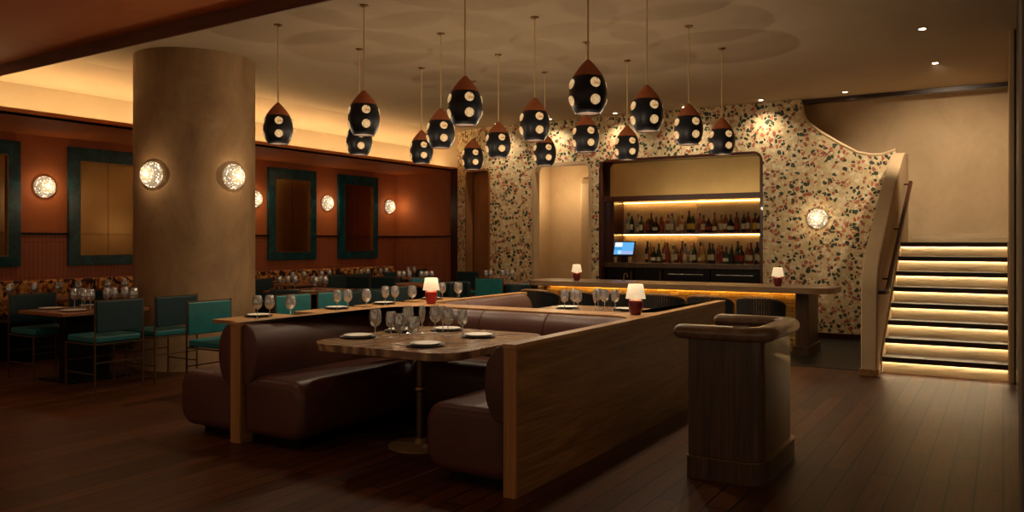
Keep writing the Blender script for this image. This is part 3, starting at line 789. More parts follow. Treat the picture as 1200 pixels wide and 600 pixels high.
# till screen
t = thing('till_screen', 'tilted touch screen till glowing blue on the back bar', 'till', (-5.83, 13.52, 1.13))
bm = nb(); box(bm, (-.205, -.012, -.135), (.205, .012, .135)); bmesh.ops.rotate(bm, verts=bm.verts, cent=(0, 0, 0), matrix=Matrix.Rotation(-.35, 3, 'X')); bmesh.ops.translate(bm, verts=bm.verts, vec=(0, 0, .25))
obj('housing', bm, M['ink'], t, smooth=False, bevel=.005)
def scr(x0, z0, x1, z1, col, e, dy=-.0135):
    bm = nb(); box(bm, (x0, dy, z0), (x1, dy+.001, z1)); bmesh.ops.rotate(bm, verts=bm.verts, cent=(0, 0, 0), matrix=Matrix.Rotation(-.35, 3, 'X')); bmesh.ops.translate(bm, verts=bm.verts, vec=(0, 0, .25))
    return bm
sp = obj('screen', scr(-.185, -.115, .185, .115, '', 0), glow('screen_blue', '#5fa6e0', .9), t, smooth=False)
obj('menu_block', scr(-.18, .03, -.04, .11, '', 0, -.0145), glow('screen_white', '#dbeaf5', 1.0), sp, smooth=False)
obj('menu_block', scr(-.18, -.03, -.04, .02, '', 0, -.0145), glow('screen_mid', '#3f8fd0', .9), sp, smooth=False)
obj('menu_block', scr(-.03, -.11, .18, -.05, '', 0, -.0145), glow('screen_lilac', '#9aa9d6', .9), sp, smooth=False)
obj('menu_block', scr(-.11, -.11, -.04, -.04, '', 0, -.0145), glow('screen_pale', '#a9d3f0', .9), sp, smooth=False)
obj('stand', box(nb(), (-.06, .0, 0), (.06, .08, .17)), M['black'], t, smooth=False, bevel=.01)
# tap
t = thing('beer_tap', 'small curved brass tap on the sink behind the bar', 'tap', (-5.0, 11.65, .90))
obj('spout', tube(nb(), [(-.03, 0, 0), (-.03, 0, .07), (-.02, 0, .10), (0, 0, .115), (.02, 0, .10), (.03, 0, .07), (.03, 0, .05)], .009, 8), M['brass'], t)
obj('flange', lathe(nb(), [(.02, 0), (.02, .008), (.01, .012)], 14, (-.03, 0, 0)), M['brass'], t)

# ------------------------------------------------------------------ bottles
GC = {'amber brown': ('#b06428', 'a'), 'dark green': ('#35523a', 'g'), 'clear': ('#dfe6e4', 'c'), 'pink': ('#e8a090', 'p'), 'black': ('#2a211b', 'k'), 'golden': ('#e0aa58', 'y'), 'copper red': ('#b8502f', 'r'), 'blue green': ('#4a8a84', 'b')}
BM_ = {}
for k, (c, _) in GC.items():
    m = Mat('bottle_glass_'+k.replace(' ', '_')); m.set(Base_Color=lin(c), Roughness=.08, Transmission_Weight=.75 if k != 'black' else .3, IOR=1.35, Coat_Weight=.5)
    BM_[k] = m.m
labm = [plain('paper_label_cream', '#cdbf9f', .7), plain('paper_label_red', '#8f2a1c', .7), plain('paper_label_yellow', '#c9a636', .7), plain('paper_label_black', '#1c1a18', .6)]
capm = [plain('cap_black', '#101010', .4), plain('cap_gold', '#a8823c', .35, .8), plain('cap_red', '#5f1713', .4)]
shapes = {
 'tall slim': [(.033, 0), (.035, .01), (.035, .19), (.030, .215), (.014, .245), (.012, .30)],
 'square shouldered': [(.040, 0), (.042, .008), (.042, .165), (.036, .185), (.015, .20), (.013, .265)],
 'wine': [(.034, 0), (.037, .01), (.037, .17), (.031, .205), (.015, .24), (.013, .315)],
 'round bellied': [(.040, 0), (.052, .02), (.056, .06), (.050, .11), (.028, .155), (.014, .185), (.013, .25)],
 'tapered': [(.042, 0), (.044, .01), (.036, .13), (.024, .20), (.014, .24), (.013, .30)]}
def nth(i):
    return f'{i}{"th" if 10 <= i % 100 <= 20 else {1:"st",2:"nd",3:"rd"}.get(i % 10, "th")}'
cache = {}
def bottle(loc, shape, colr, lm, cm, label, grp, sc_):
    t = thing('bottle', label, 'bottle', loc, rnd.uniform(-.3, .3), grp)
    t.scale = (sc_,)*3
    pr = shapes[shape]; key = (shape, colr)
    if key not in cache:
        cache[key] = obj('glass_body', lathe(nb(), pr, 14), BM_[colr]); o = cache[key]; o.parent = t
    else:
        o = cache[key].copy(); C.objects.link(o); o.parent = t
    key = (shape, 'cap', cm)
    h = pr[-1][1]; rr = pr[-1][0]
    if key not in cache:
        cache[key] = obj('cap', lathe(nb(), [(rr+.002, h-.045), (rr+.003, h+.005), (0, h+.007)], 12), capm[cm]); cache[key].parent = t
    else:
        o = cache[key].copy(); C.objects.link(o); o.parent = t
    key = (shape, 'lab', lm); r = max(p[0] for p in pr)
    if key not in cache:
        zz = {'tall slim': (.05, .14), 'square shouldered': (.04, .13), 'wine': (.05, .13), 'round bellied': (.035, .085), 'tapered': (.03, .09)}[shape]
        def ra(z):
            for (a, za), (b, zb) in zip(pr, pr[1:]):
                if za <= z <= zb: return a+(b-a)*(z-za)/(zb-za)
            return r
        bm = nb(); cols = []
        for k in range(9):
            a = math.radians(-90-60+120*k/8)
            cols.append([bm.verts.new(((ra(z)+.0015)*math.cos(a), (ra(z)+.0015)*math.sin(a), z)) for z in (zz[0], (zz[0]+zz[1])/2, zz[1])])
        for A, B2 in zip(cols, cols[1:]):
            for j in range(2): bm.faces.new((A[j], B2[j], B2[j+1], A[j+1]))
        cache[key] = obj('paper_label', bm, labm[lm]); cache[key].parent = t
    else:
        o = cache[key].copy(); C.objects.link(o); o.parent = t
    return t
cols = list(GC); shp = list(shapes)
seq_u = [('tall slim','clear',0),('wine','dark green',0),('tapered','clear',0),('square shouldered','dark green',0),('square shouldered','copper red',1),('wine','black',3),('round bellied','black',0),('tall slim','copper red',1),('square shouldered','amber brown',0),('tall slim','clear',0),('tapered','golden',0),('square shouldered','pink',0),('wine','black',2),('tall slim','dark green',2),('tall slim','pink',1),('square shouldered','copper red',0),('round bellied','black',1),('tapered','amber brown',0),('square shouldered','golden',0),('wine','copper red',0),('round bellied','black',0),('tall slim','amber brown',1),('wine','dark green',0),('tall slim','copper red',0),('square shouldered','amber brown',2),('wine','black',0)]
seq_l = [('wine','black',0),('tall slim','golden',1),('round bellied','dark green',0),('tapered','dark green',0),('tall slim','copper red',0),('wine','copper red',1),('square shouldered','clear',0),('tall slim','amber brown',0),('wine','amber brown',1),('tall slim','clear',0),('square shouldered','clear',0),('wine','dark green',0),('tapered','pink',0),('tall slim','golden',2),('wine','dark green',0),('tall slim','black',0),('tall slim','pink',1),('square shouldered','copper red',1),('round bellied','blue green',0),('tapered','black',3),('wine','dark green',1),('square shouldered','black',1),('tall slim','amber brown',0),('wine','copper red',0),('tall slim','dark green',0),('square shouldered','golden',0)]
for row, seq, z, xa, xb, nm in ((0, seq_u, 1.665, -5.87, -3.48, 'upper'), (1, seq_l, 1.13, -5.50, -3.46, 'lower')):
    n = len(seq)
    for i, (s, c, l) in enumerate(seq):
        x = xa+(xb-xa)*i/(n-1); r = max(p[0] for p in shapes[s])
        y = 13.78 + (-.05 if i % 2 else .03)
        if s == 'round bellied': y = 13.70
        art = 'an' if nth(i+1)[0] == '8' or nth(i+1) in ('11th', '18th') else 'a'
        bottle((x, y, z), s, c, l, i % 3, f'{s} {c} bottle on the {nm} bar shelf, {nth(i+1)} from the left', f'bottles on the {nm} bar shelf', 1.12 if i % 4 else 1.2)
# two small cups under the till
for x, w in ((-5.98, 'left'), (-5.70, 'right')):
    t = tag(obj('cup', lathe(nb(), [(.03, 0), (.036, .10), (.033, .10), (.028, .01), (0, .01)], 16, capb=True, capt=False), M['ribbed_pale'], loc=(x, 13.47, 1.13)), f'small beige tumbler to the {w} beneath the till screen', 'cup')

# ------------------------------------------------------------------ table lamps
def make_lamp(mat):
    t = thing('table_lamp', 'x', 'lamp', (0, 0, 0), 0, 'small ceramic table lamps')
    obj('base', lathe(nb(), [(.036, 0), (.046, .008), (.056, .05), (.060, .09), (.056, .115), (.038, .13), (.012, .133)], 28), mat, t)
    obj('neck', rod(nb(), (0, 0, .13), (0, 0, .16), .006), M['brass'], t)
    o = obj('lamp_shade', lathe(nb(), [(.082, .133), (.060, .25)], 32, capb=False, capt=False), M['shade'], t)
    s = o.modifiers.new('thick', 'SOLIDIFY'); s.thickness = .002
    bm = nb(); bmesh.ops.create_uvsphere(bm, u_segments=12, v_segments=8, radius=.02); bmesh.ops.translate(bm, verts=bm.verts, vec=(0, 0, .18))
    obj('bulb', bm, M['bulb'], t)
    return t
k1 = Kind(make_lamp(M['red'])); k2 = Kind(make_lamp(M['wine']))
lamps = [(k1, (-4.73, 6.30, .902), 'bright red ceramic table lamp on the left end of the booth ledge'),
         (k2, (-2.585, 6.23, .902), 'wine red ceramic table lamp on the right end of the booth ledge'),
         (k2, (-5.67, 11.3, .90), 'small wine red lamp on the left half of the bar counter'),
         (k2, (-2.62, 11.3, .90), 'small wine red lamp at the right end of the bar counter')]
for k, p, lab in lamps:
    k.put(p, 0, lab); pl('lamp_light', (p[0], p[1], p[2]+.215), .7, '#ffc080', .02)

# ------------------------------------------------------------------ chairs
def make_chair(mt, ms=None):
    ms = ms or mt
    t = thing('dining_chair', 'x', 'chair', (0, 0, 0), 0, 'square teal dining chairs')
    w, d = .26, .25      # half width (y) and half depth (x); faces +x, back at -x
    fr = M['dark_brass']
    obj('seat', box(nb(), (-d+.01, -w+.01, .492), (d, w-.01, .56)), ms, t, bevel=.018, seg=3)
    obj('backrest', box(nb(), (-d-.022, -w+.008, .60), (-d+.016, w-.008, .912)), mt, t, bevel=.01, seg=3)
    for sx in (-1, 1):
        for sy in (-1, 1):
            obj('leg', bar(nb(), (sx*d, sy*w, 0), (sx*d, sy*w, .93 if sx < 0 else .49), .013), fr, t, smooth=False)
    bm = nb()
    for sy in (-1, 1): bar(bm, (-d, sy*w, .484), (d, sy*w, .484), .013)
    for sx in (-1, 1): bar(bm, (sx*d, -w, .484), (sx*d, w, .484), .013)
    obj('seat_frame', bm, fr, t, smooth=False)
    for sy in (-1, 1): obj('stretcher', bar(nb(), (-d, sy*w, .19), (d, sy*w, .19), .011), fr, t, smooth=False)
    for sx in (-1, 1): obj('stretcher', bar(nb(), (sx*d, -w, .30), (sx*d, w, .30), .011), fr, t, smooth=False)
    obj('back_rail', bar(nb(), (-d, -w, .917), (-d, w, .917), .012), fr, t, smooth=False)
    return t
kc = Kind(make_chair(M['teal'])); kd = Kind(make_chair(M['teal_shaded'], M['teal_seat_lit']))
def chair(k, back, y, face, lab):
    """back: coordinate of the back plane"""
    if face == '+x': loc = (back+.25, y, 0); rz = 0
    if face == '-x': loc = (back-.25, y, 0); rz = PI
    k.put(loc, rz, lab)
chair(kd, -7.65, 4.96, '-x', 'shaded teal chair nearest the camera at the left dining table')
chair(kd, -7.65, 5.62, '-x', 'shaded teal chair in front of the round column, back to camera')
chair(kd, -9.36, 5.02, '+x', 'shaded teal chair at far left facing the camera across its table')
chair(kd, -9.36, 5.70, '+x', 'shaded teal chair beside the far left chair, half hidden behind its table')
chair(kc, -6.72, 5.31, '+x', 'bright teal chair at the end of the leather bench, nearest the camera')
chair(kc, -6.72, 6.42, '+x', 'bright teal square chair behind the ledge, right of the round column')
chair(kc, -6.72, 7.05, '+x', 'second teal chair behind the ledge, beyond the bright teal one')
chair(kd, -6.72, 8.20, '+x', 'shaded green teal chair behind the ledge, left of the bright red lamp')
kd.put((-7.47, 7.25, 0), PI/2, 'shaded teal chair just right of the column with its back to camera')
chair(kd, -10.0, 8.85, '-x', 'small dark chair seen right beside the round column edge')
chair(kd, -10.0, 10.6, '-x', 'dark chair at the banquette below the mirror right of the column')
chair(kd, -10.0, 11.2, '-x', 'dark chair at the banquette below the farthest mirror')
chair(kd, -10.0, 12.1, '-x', 'dark chair at the banquette left of the far corner')
kd.put((-9.3, 10.1, 0), -PI/2, 'teal chair behind the second row table, facing the camera')
kd.put((-8.75, 10.1, 0), -PI/2, 'teal chair behind the second row table, facing the camera, right hand one')
kc.put((-7.0, 11.1, 0), PI/2, 'teal chair with back to camera in front of the narrow arch')
kd.put((-8.95, 13.0-.15, 0), -PI/2+.0, 'teal chair behind the table by the narrow arch')
kd.put((-10.3, 13.65, 0), 0, 'green teal chair standing against the far end wall')
def make_tub(mt):
    t = thing('tub_armchair', 'x', 'armchair', (0, 0, 0), 0, 'teal tub armchairs')
    bm = nb(); n = 20
    sec = rrect(-.045, .34, .045, .80, .04, 5)
    pts = [(.27*math.cos(math.radians(a)), .27*math.sin(math.radians(a))) for a in range(170, 371, 8)]
    obj('curved_back', sweep(bm, sec, pts, 1, endr=.04), mt, t, ang=60)
    obj('seat', lathe(nb(), [(.22, .30), (.25, .33), (.25, .44), (.22, .47), (0, .475)], 28), mt, t)
    for a in (45, 135, 225, 315):
        a = math.radians(a); obj('leg', rod(nb(), (.22*math.cos(a), .22*math.sin(a), 0), (.2*math.cos(a), .2*math.sin(a), .34), .012, .018), M['black'], t)
    return t
kt = Kind(make_tub(M['teal_pale'])); kt2 = Kind(make_tub(M['teal_shaded']))
kt.put((-9.45, 12.35, 0), PI, 'pale teal tub armchair behind glasses in the far dining area')
kt2.put((-8.25, 8.85, 0), PI*.5, 'dark teal tub armchair with round back left of centre')
kt2.put((-8.25, 9.5, 0), PI*.5, 'dark teal tub armchair beside the next table beyond')
kt2.put((-7.15, 11.95, 0), PI*.5, 'narrow dark teal tub armchair by the terrazzo wall beside the doorway')
kt2.put((-8.1, 11.6, 0), -PI*.5, 'teal tub armchair turned sideways left of the narrow arch')

# ------------------------------------------------------------------ tables
def table(lab, x0, y0, x1, y1, mt=None, z=.76, grp=None):
    cx_, cy_ = (x0+x1)/2, (y0+y1)/2
    t = thing('dining_table', lab, 'table', (cx_, cy_, 0), 0, grp)
    w, d = (x1-x0)/2, (y1-y0)/2
    obj('tabletop', box(nb(), (-w, -d, z-.035), (w, d, z)), mt or M['table_wood'], t, smooth=False, bevel=.005)
    obj('pedestal', box(nb(), (-.07, -min(.25, d*.5), .02), (.07, min(.25, d*.5), z-.035)), M['black'], t, smooth=False)
    obj('base', box(nb(), (-min(.3, w*.7), -min(.35, d*.7), 0), (min(.3, w*.7), min(.35, d*.7), .02)), M['black'], t, smooth=False, bevel=.005)
    return t
table('brown wooden dining table at far left between four teal chairs', -9.12, 4.73, -8.26, 5.72)
for i, (a, b, w) in enumerate(((5.15, 5.9, 'nearest'), (6.2, 6.98, 'second'), (7.13, 7.85, 'third'), (8.06, 8.8, 'farthest'))):
    table(f'small oak table along the leather bench, {w} from the camera' if i else 'small oak table along the leather bench, nearest the camera', -6.48, a, -5.62, b, M['ledge'], grp='small tables along the leather bench')
table('wooden dining table in the second row beyond the column', -9.6, 8.55, -8.65, 9.65)
table('wooden dining table in the middle of the far dining area', -9.35, 10.95, -8.45, 11.8)
table('wooden dining table nearest the narrow arch', -9.3, 12.15-.0, -8.3, 12.5+.1) if False else None
bt = [(5.2, 6.3, 'at the far left edge'), (6.5, 7.2, 'left of the round column'), (9.9, 11.0, 'right of the round column'), (11.6, 12.65, 'below the farthest mirror'), (13.0, 13.55, 'in the far corner')]
for a, b, w in bt: table(f'narrow dark table along the patterned banquette {w}', -11.0, a, -10.35, b, M['table_wood'], grp='tables along the patterned banquette')
table('wooden dining table in front of the narrow arch', -8.0, 11.95, -7.45, 12.7) if False else table('wooden dining table in front of the narrow arch', -9.0, 12.35-.1, -8.2, 12.45) if False else None
table('wooden table standing before the narrow arch', -8.2, 12.3, -7.5, 12.9)

# banquette
bq = thing('banquette', 'long banquette with leaf print back along the orange wall', 'banquette', (-11.53, 4.0, 0))
for i in range(9):
    a, b = i*1.1, (i+1)*1.1
    obj('back_cushion', box(nb(), (0, a+.004, .50), (.12, b-.004, .97)), M['print'], bq, bevel=.03, seg=3)
    obj('seat_cushion', box(nb(), (.0, a+.004, .30), (.58, b-.004, .47)), M['seam'], bq, bevel=.03, seg=3)
obj('plinth', box(nb(), (0, 0, 0), (.5, 9.9, .3)), M['black'], bq, smooth=False)

# ------------------------------------------------------------------ tableware
def make_plate():
    t = thing('plate_setting', 'x', 'plate', (0, 0, 0))
    obj('charger', lathe(nb(), [(.08, 0), (.135, .010), (.140, .014), (.13, .014), (.08, .006), (0, .006)], 40), M['charger'], t)
    obj('plate', lathe(nb(), [(.07, .008), (.105, .018), (.112, .024), (.108, .025), (.07, .014), (0, .014)], 40), M['white'], t)
    return t
kp = Kind(make_plate())
def make_plain_plate():
    t = thing('dinner_plate', 'x', 'plate', (0, 0, 0))
    obj('dish', lathe(nb(), [(.08, 0), (.125, .012), (.13, .016), (.12, .017), (.08, .007), (0, .007)], 36), M['white'], t)
    return t
kpp = Kind(make_plain_plate())
def gl_prof(kind):
    if kind == 'wine': return [(.012, .088), (.034, .104), (.046, .132), (.048, .156), (.042, .200), (.036, .222)], .09
    if kind == 'flute': return [(.008, .092), (.018, .115), (.026, .15), (.027, .175), (.022, .225)], .094
    return [(.012, .078), (.034, .094), (.043, .120), (.043, .150), (.036, .200)], .078
def make_glass(kind):
    t = thing({'wine': 'wine_glass', 'flute': 'champagne_flute', 'water': 'water_goblet'}[kind], 'x', 'glass', (0, 0, 0))
    pr, zs = gl_prof(kind)
    inner = [(max(.0, r-.0014), z+.0008) for r, z in pr]
    prof = [(0, pr[0][1]-.003)]+pr+inner[::-1]+[(0, pr[0][1]+.002)]
    obj('bowl', lathe(nb(), prof, 24, capb=False, capt=False), M['glass'], t)
    obj('stem', lathe(nb(), [(.0045, .006), (.0035, .02), (.0035, zs-.015), (.008, zs)], 10), M['glass'], t)
    obj('foot', lathe(nb(), [(.034, 0), (.035, .002), (.012, .006), (.0045, .009)], 24), M['glass'], t)
    return t
kw, kf, kg = Kind(make_glass('wine')), Kind(make_glass('flute')), Kind(make_glass('water'))
# far glasses: one mesh each
def far_glass():
    pr, zs = gl_prof('wine')
    inner = [(max(.0, r-.0014), z+.0008) for r, z in pr]
    prof = [(0, 0), (.034, 0), (.034, .002), (.006, .008), (.0035, .02), (.0035, zs-.015), (.008, zs-.002)]+pr[1:]+inner[::-1]+[(0, pr[0][1]+.002)]
    o = obj('wine_glass', lathe(nb(), prof, 18, capb=False, capt=False), M['glass']); o['category'] = 'glass'; return o
kfar = Kind(far_glass())
Fv, Rv = (-.518, .855), (.855, .518)
Z1 = .76
# front booth table
B1 = [('w', -4.14, 4.80, 'wine glass beside the leftmost plate on the front booth table'),
      ('g', -4.05, 4.88, 'water goblet beside the leftmost plate on the front booth table'),
      ('w', -3.72, 4.58, 'wine glass left of the nearest plate on the front booth table'),
      ('g', -3.64, 4.64, 'water goblet left of the nearest plate on the front booth table'),
      ('w', -4.10, 5.15, 'wine glass by the rear left plate on the front booth table'),
      ('f', -4.01, 5.22, 'champagne flute by the rear left plate on the front booth table'),
      ('w', -3.94, 5.30, 'wine glass left of the rear middle plate on the front booth table'),
      ('f', -3.84, 5.27, 'champagne flute by the rear middle plate on the front booth table'),
      ('w', -3.74, 5.20, 'wine glass right of the rear middle plate on the front booth table'),
      ('g', -3.67, 5.30, 'water goblet right of the rear middle plate on the front booth table')]
for k, x, y, lab in B1: {'w': kw, 'f': kf, 'g': kg}[k].put((x, y, Z1), 0, lab, 'glasses on the front booth table')
for x, y, lab in ((-4.27, 4.75, 'white plate on dark charger at the left end of the front booth table'), (-3.52, 4.62, 'white plate on dark charger nearest the camera on the front booth table'),
                  (-4.26, 5.27, 'white plate on dark charger at the rear left of the front booth table'), (-3.98, 5.52, 'white plate on dark charger at the rear middle of the front booth table'),
                  (-3.50, 5.27, 'white plate on dark charger at the right side of the front booth table')):
    kp.put((x, y, Z1), 0, lab, 'plates on the front booth table')
# rear booth table
B2g = [('w', -4.06, 7.80), ('w', -4.02, 7.95), ('w', -3.90, 7.80), ('w', -3.85, 8.20), ('f', -3.72, 7.85), ('w', -3.70, 8.05), ('w', -3.60, 8.10)]
for i, (k, x, y) in enumerate(B2g):
    {'w': kw, 'f': kf}[k].put((x, y, Z1), 0, ('champagne flute' if k == 'f' else 'wine glass')+f' on the rear booth table, {nth(i+1)} from the left', 'glasses on the rear booth table')
for x, y, lab in ((-4.15, 8.05, 'plate at the left end of the rear booth table'), (-3.95, 7.45, 'plate nearest the ledge on the rear booth table'), (-3.5, 8.15, 'plate at the right end of the rear booth table')):
    kp.put((x, y, Z1), 0, lab, 'plates on the rear booth table')
# bench tables
for (yc, w) in ((5.58, 'nearest'), (6.68, 'second nearest'), (7.48, 'third nearest'), (8.42, 'farthest')):
    kp.put((-6.32, yc, Z1), 0, f'white plate on the {w} bench table, chair side', 'plates on the bench tables')
    kp.put((-5.80, yc, Z1), 0, f'white plate on the {w} bench table, bench side', 'plates on the bench tables')
    for dx, dy, q in ((-6.18, -.14, 'chair side, outer'), (-6.10, -.06, 'chair side, inner'), (-5.98, .10, 'bench side, inner'), (-5.90, .02, 'bench side, outer')):
        kw.put((dx, yc+dy, Z1), 0, f'wine glass on the {w} bench table, {q}', 'glasses on the bench tables')
# left table
for x, y, lab in ((-8.98, 5.02, 'white plate at the left of the far left dining table'), (-8.50, 4.98, 'white plate nearest the camera on the far left dining table'), (-8.98, 5.48, 'white plate at the rear left of the far left dining table'), (-8.46, 5.48, 'white plate at the rear right of the far left dining table')):
    kpp.put((x, y, Z1), 0, lab, 'plates on the far left dining table')
for i, (x, y) in enumerate(((-8.88, 5.22), (-8.82, 5.27), (-8.62, 5.18), (-8.58, 5.22), (-8.72, 5.50), (-8.68, 5.56), (-8.62, 5.66), (-8.40, 5.62))):
    kw.put((x, y, Z1), 0, f'wine glass on the far left dining table, {nth(i+1)} from the left', 'glasses on the far left dining table')
# banquette tables
for i, y in enumerate((5.35, 5.42, 5.65, 5.95, 6.03, 6.22, 6.63, 6.68, 6.88, 10.02, 10.28, 10.71, 10.91, 11.76, 11.95, 12.33, 12.5, 13.2, 13.4)):
    kfar.put((-10.5 if i not in (1, 4, 7) else -10.6, y, Z1), 0, f'far wine glass on the banquette tables, {nth(i+1)} from the left', 'glasses on the banquette tables')
for i, (x, y) in enumerate(((-9.45, 8.75), (-9.38, 8.85), (-9.30, 8.92), (-8.98, 8.98), (-8.92, 9.08), (-8.80, 9.05), (-8.75, 8.80))):
    kfar.put((x, y, Z1), 0, f'wine glass on the second row table beyond the column, {nth(i+1)} from the left', 'glasses on the second row table')
for x, y, lab in ((-9.2, 8.75, 'white plate on the second row table, left'), (-8.8, 8.7, 'white plate on the second row table, right')): kpp.put((x, y, Z1), 0, lab, 'plates on the second row table')
for i, (x, y) in enumerate(((-9.2, 11.3), (-9.14, 11.36), (-9.06, 11.42), (-8.85, 11.5), (-8.78, 11.55), (-8.7, 11.6))):
    kfar.put((x, y, Z1), 0, f'wine glass on the middle far table, {nth(i+1)} from the left', 'glasses on the middle far table')
for i, (x, y) in enumerate(((-8.08, 12.42), (-8.0, 12.46), (-7.85, 12.62), (-7.78, 12.68), (-7.70, 12.72))):
    kfar.put((x, y, Z1), 0, f'wine glass on the table before the narrow arch, {nth(i+1)} from the left', 'glasses on the arch table')

# ------------------------------------------------------------------ pendants
PROF = [(.096, 0), (.108, .014), (.127, .045), (.143, .095), (.150, .145), (.149, .185), (.142, .228), (.131, .265), (.119, .293)]
def prad(z):
    for (a, za), (b, zb) in zip(PROF, PROF[1:]):
        if za <= z <= zb: return a+(b-a)*(z-za)/(zb-za), math.atan2(a-b, zb-za)
    return PROF[-1][0], 0
def make_pendant():
    t = thing('pendant_lamp', 'x', 'pendant lamp', (0, 0, 0), 0, 'spotted ceramic pendant lamps')
    o = obj('lamp_shade', lathe(nb(), PROF, 40, capb=False), M['navy'], t)
    obj('clay_cap', lathe(nb(), [(.122, .290), (.119, .298), (.090, .340), (.057, .382), (.026, .415), (.012, .428), (0, .429)], 40), M['rust'], t)
    obj('diffuser', lathe(nb(), [(0, .010), (.092, .010), (.092, .004), (0, .004)], 32), M['porthole_low'], t)
    for row, z in enumerate((.228, .094)):
        r, tilt = prad(z)
        for k in range(4):
            a = math.radians(-40+90*k)
            bm = nb(); rod(bm, (0, 0, -.012), (0, 0, .003), .041, .0395, 24)
            # local z axis -> outward normal
            nrm = Vector((math.cos(a)*math.cos(tilt), math.sin(a)*math.cos(tilt), math.sin(tilt)))
            q = nrm.to_track_quat('Z', 'Y'); c = Vector((r*math.cos(a), r*math.sin(a), z))
            for v_ in bm.verts: v_.co = q @ v_.co + c
            obj('porthole', bm, M['porthole'], t, ang=30)
    obj('rod', rod(nb(), (0, 0, .42), (0, 0, 1.235), .0075, n=8), M['rod'], t)
    obj('ceiling_mount', lathe(nb(), [(.012, 1.215), (.04, 1.226), (.045, 1.24)], 20), M['brass'], t)
    return t
M['porthole_low'] = plain('dim_alabaster', '#3c2a22', .7)
kpd = Kind(make_pendant())
pend = [(326, 8.4), (426.5, 7.71), (421, 9.45), (494, 10.47), (516.5, 8.75), (545, 7.05), (554, 11.35), (584, 9.73), (626.5, 8.12), (638.5, 10.74), (689, 6.42), (686.5, 9.14), (735, 10.04), (758, 7.44), (807, 8.45), (846, 9.42)]
plab = ['spotted pendant lamp furthest left, right beside the column', 'spotted pendant lamp in front of a farther one, second cluster from the left', 'spotted pendant lamp half hidden behind a nearer one, left of centre',
        'small spotted pendant lamp left of the cluster above the booth', 'spotted pendant lamp overlapped by the larger lamp on its right, above the booth', 'large spotted pendant lamp above the booth, left of the centre',
        'smallest and farthest spotted pendant lamp, above the narrow arch', 'spotted pendant lamp right of the large one above the booth', 'spotted pendant lamp left of the biggest one, with a small one below right',
        'small spotted pendant lamp above the doorway arch', 'biggest spotted pendant lamp, nearest the camera', 'spotted pendant lamp directly below the biggest one',
        'small spotted pendant lamp at the left corner of the back bar', 'large spotted pendant lamp above the left of the back bar', 'spotted pendant lamp second from the right', 'rightmost spotted pendant lamp above the back bar']
for (px, d), lab in zip(pend, plab):
    t_ = (px-600)/950; x = d*(-.518+.855*t_); y = d*(.855+.518*t_)
    x, y = round(x, 3), round(y, 3)
    kpd.put((x, y, 2.513), 0, lab)
    spot('pendant_spot', (x, y, 2.495), 24, 125, '#ffe6c4', (x, y, 0), .9, .05); pl('pendant_fill', (x, y, 2.35), 5.0, '#ffe6c0', 0)  # the bare point under the shade is added to brighten the ceiling

# ------------------------------------------------------------------ downlights
def make_dl():
    t = thing('ceiling_downlight', 'x', 'downlight', (0, 0, 0), 0, 'recessed ceiling downlights')
    obj('trim_ring', lathe(nb(), [(.032, -.001), (.045, -.004), (.047, 0), (.032, 0)], 24, capb=False, capt=False), M['ceiling'], t)
    obj('lens', lathe(nb(), [(0, -.004), (.032, -.004), (.032, -.001)], 20, capb=False), M['lens'], t)
    return t
kdl = Kind(make_dl())
dls = [((-.73, 9.57), 'downlight in the ceiling before the stairs, nearer one'), ((-.73, 11.48), 'downlight in the ceiling before the stairs, farther one'),
       ((-2.03, 13.0), 'downlight at the top right end of the terrazzo wall'), ((-3.29, 13.05), 'downlight above the terrazzo wall, right of the back bar'), ((-4.55, 13.05), 'downlight hidden behind pendants above the back bar'),
       ((-5.8, 13.05), 'downlight above the left corner of the back bar'), ((-7.1, 13.05), 'downlight above the doorway arch'), ((-8.25, 13.05), 'downlight above the terrazzo wall, left of the doorway')]
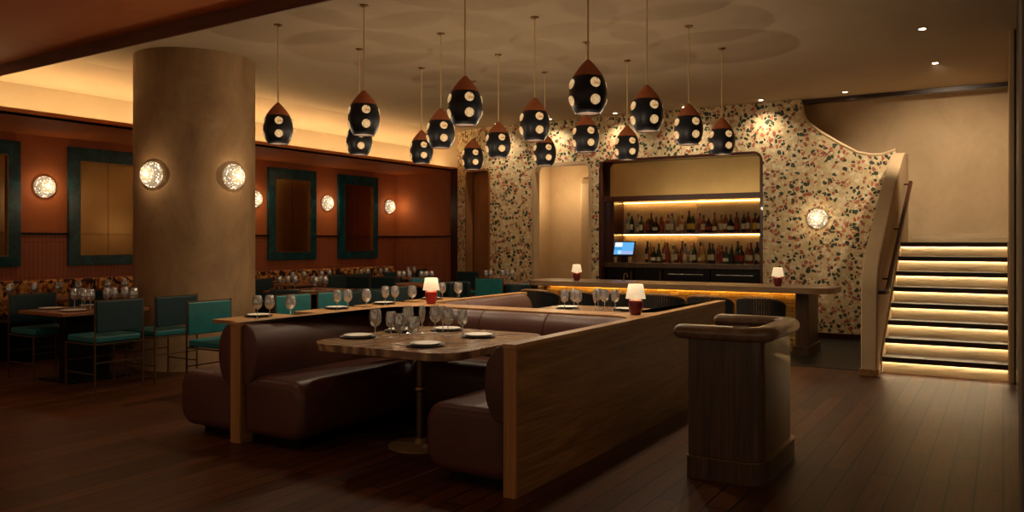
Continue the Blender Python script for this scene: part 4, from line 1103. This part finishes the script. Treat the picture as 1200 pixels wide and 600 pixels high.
for i, ((x, y), lab) in enumerate(dls):
    kdl.put((x, y, HC), 0, lab)
    if i < 2: spot('downlight_beam', (x, y, HC-.02), (20, 210)[i], (110, 92)[i], '#ffe6c6', (x+(.1 if i else 0), y+(2.4 if i else 0), 1.9), 1.0)
    else: spot('downlight_beam', (x, y-.0, HC-.02), 42, 130, '#ffe6c6', (x, y-.10, 0), 1.0)
pl('lobby_lamp', (-7.55, 14.3, 2.5), 16, '#ffe0b4', .12)


# spots without fixtures under the soffit, added unseen fill spots behind the camera
for (x, y, z, e) in ((-10.9, 6.3, 2.98, 14), (-10.9, 8.2, 2.98, 14), (-10.9, 10.1, 2.98, 14), (-10.9, 11.95, 2.98, 14), (-10.9, 13.3, 2.98, 12)):
    spot('soffit_beam', (x, y, z), e, 110, '#ffd0a0', (x-.2, y, 0), 1.0)
for (x, y, e) in ((-7.5, 3.2, 40), (-4.8, 2.8, 26), (-2.2, 2.2, 14), (-6.2, .6, 30), (-1, .4, 12), (-10, 2.0, 60)):
    spot('low_ceiling_fill', (x, y, 3.46), e, 130, '#ffd8b0', (x, y, 0), 1.0, .08)

# ------------------------------------------------------------------ world, camera
W = bpy.data.worlds.new('world'); S.world = W; W.use_nodes = True
bg = W.node_tree.nodes['Background']; bg.inputs[0].default_value = lin('#ffdbae'); bg.inputs[1].default_value = .22
cam = bpy.data.cameras.new('camera'); co = bpy.data.objects.new('camera', cam); C.objects.link(co)
co.location = (0, 0, 1.5); co.rotation_euler = (PI/2, 0, math.atan2(.518, .855))
cam.sensor_width = 36; cam.lens = 950/1200*36; cam.shift_y = -(300-283.5)/1200*-1*-1
cam.clip_start = .05
S.camera = co
S.view_settings.view_transform = 'Standard'; S.view_settings.look = 'None'; S.view_settings.gamma = 1; S.view_settings.use_curve_mapping = False
S.view_settings.exposure = .45
S.cycles.use_denoising = True
S.cycles.max_bounces = 8; S.cycles.transmission_bounces = 8; S.cycles.transparent_max_bounces = 12
S.cycles.sample_clamp_indirect = 4
S.cycles.caustics_reflective = False; S.cycles.caustics_refractive = False
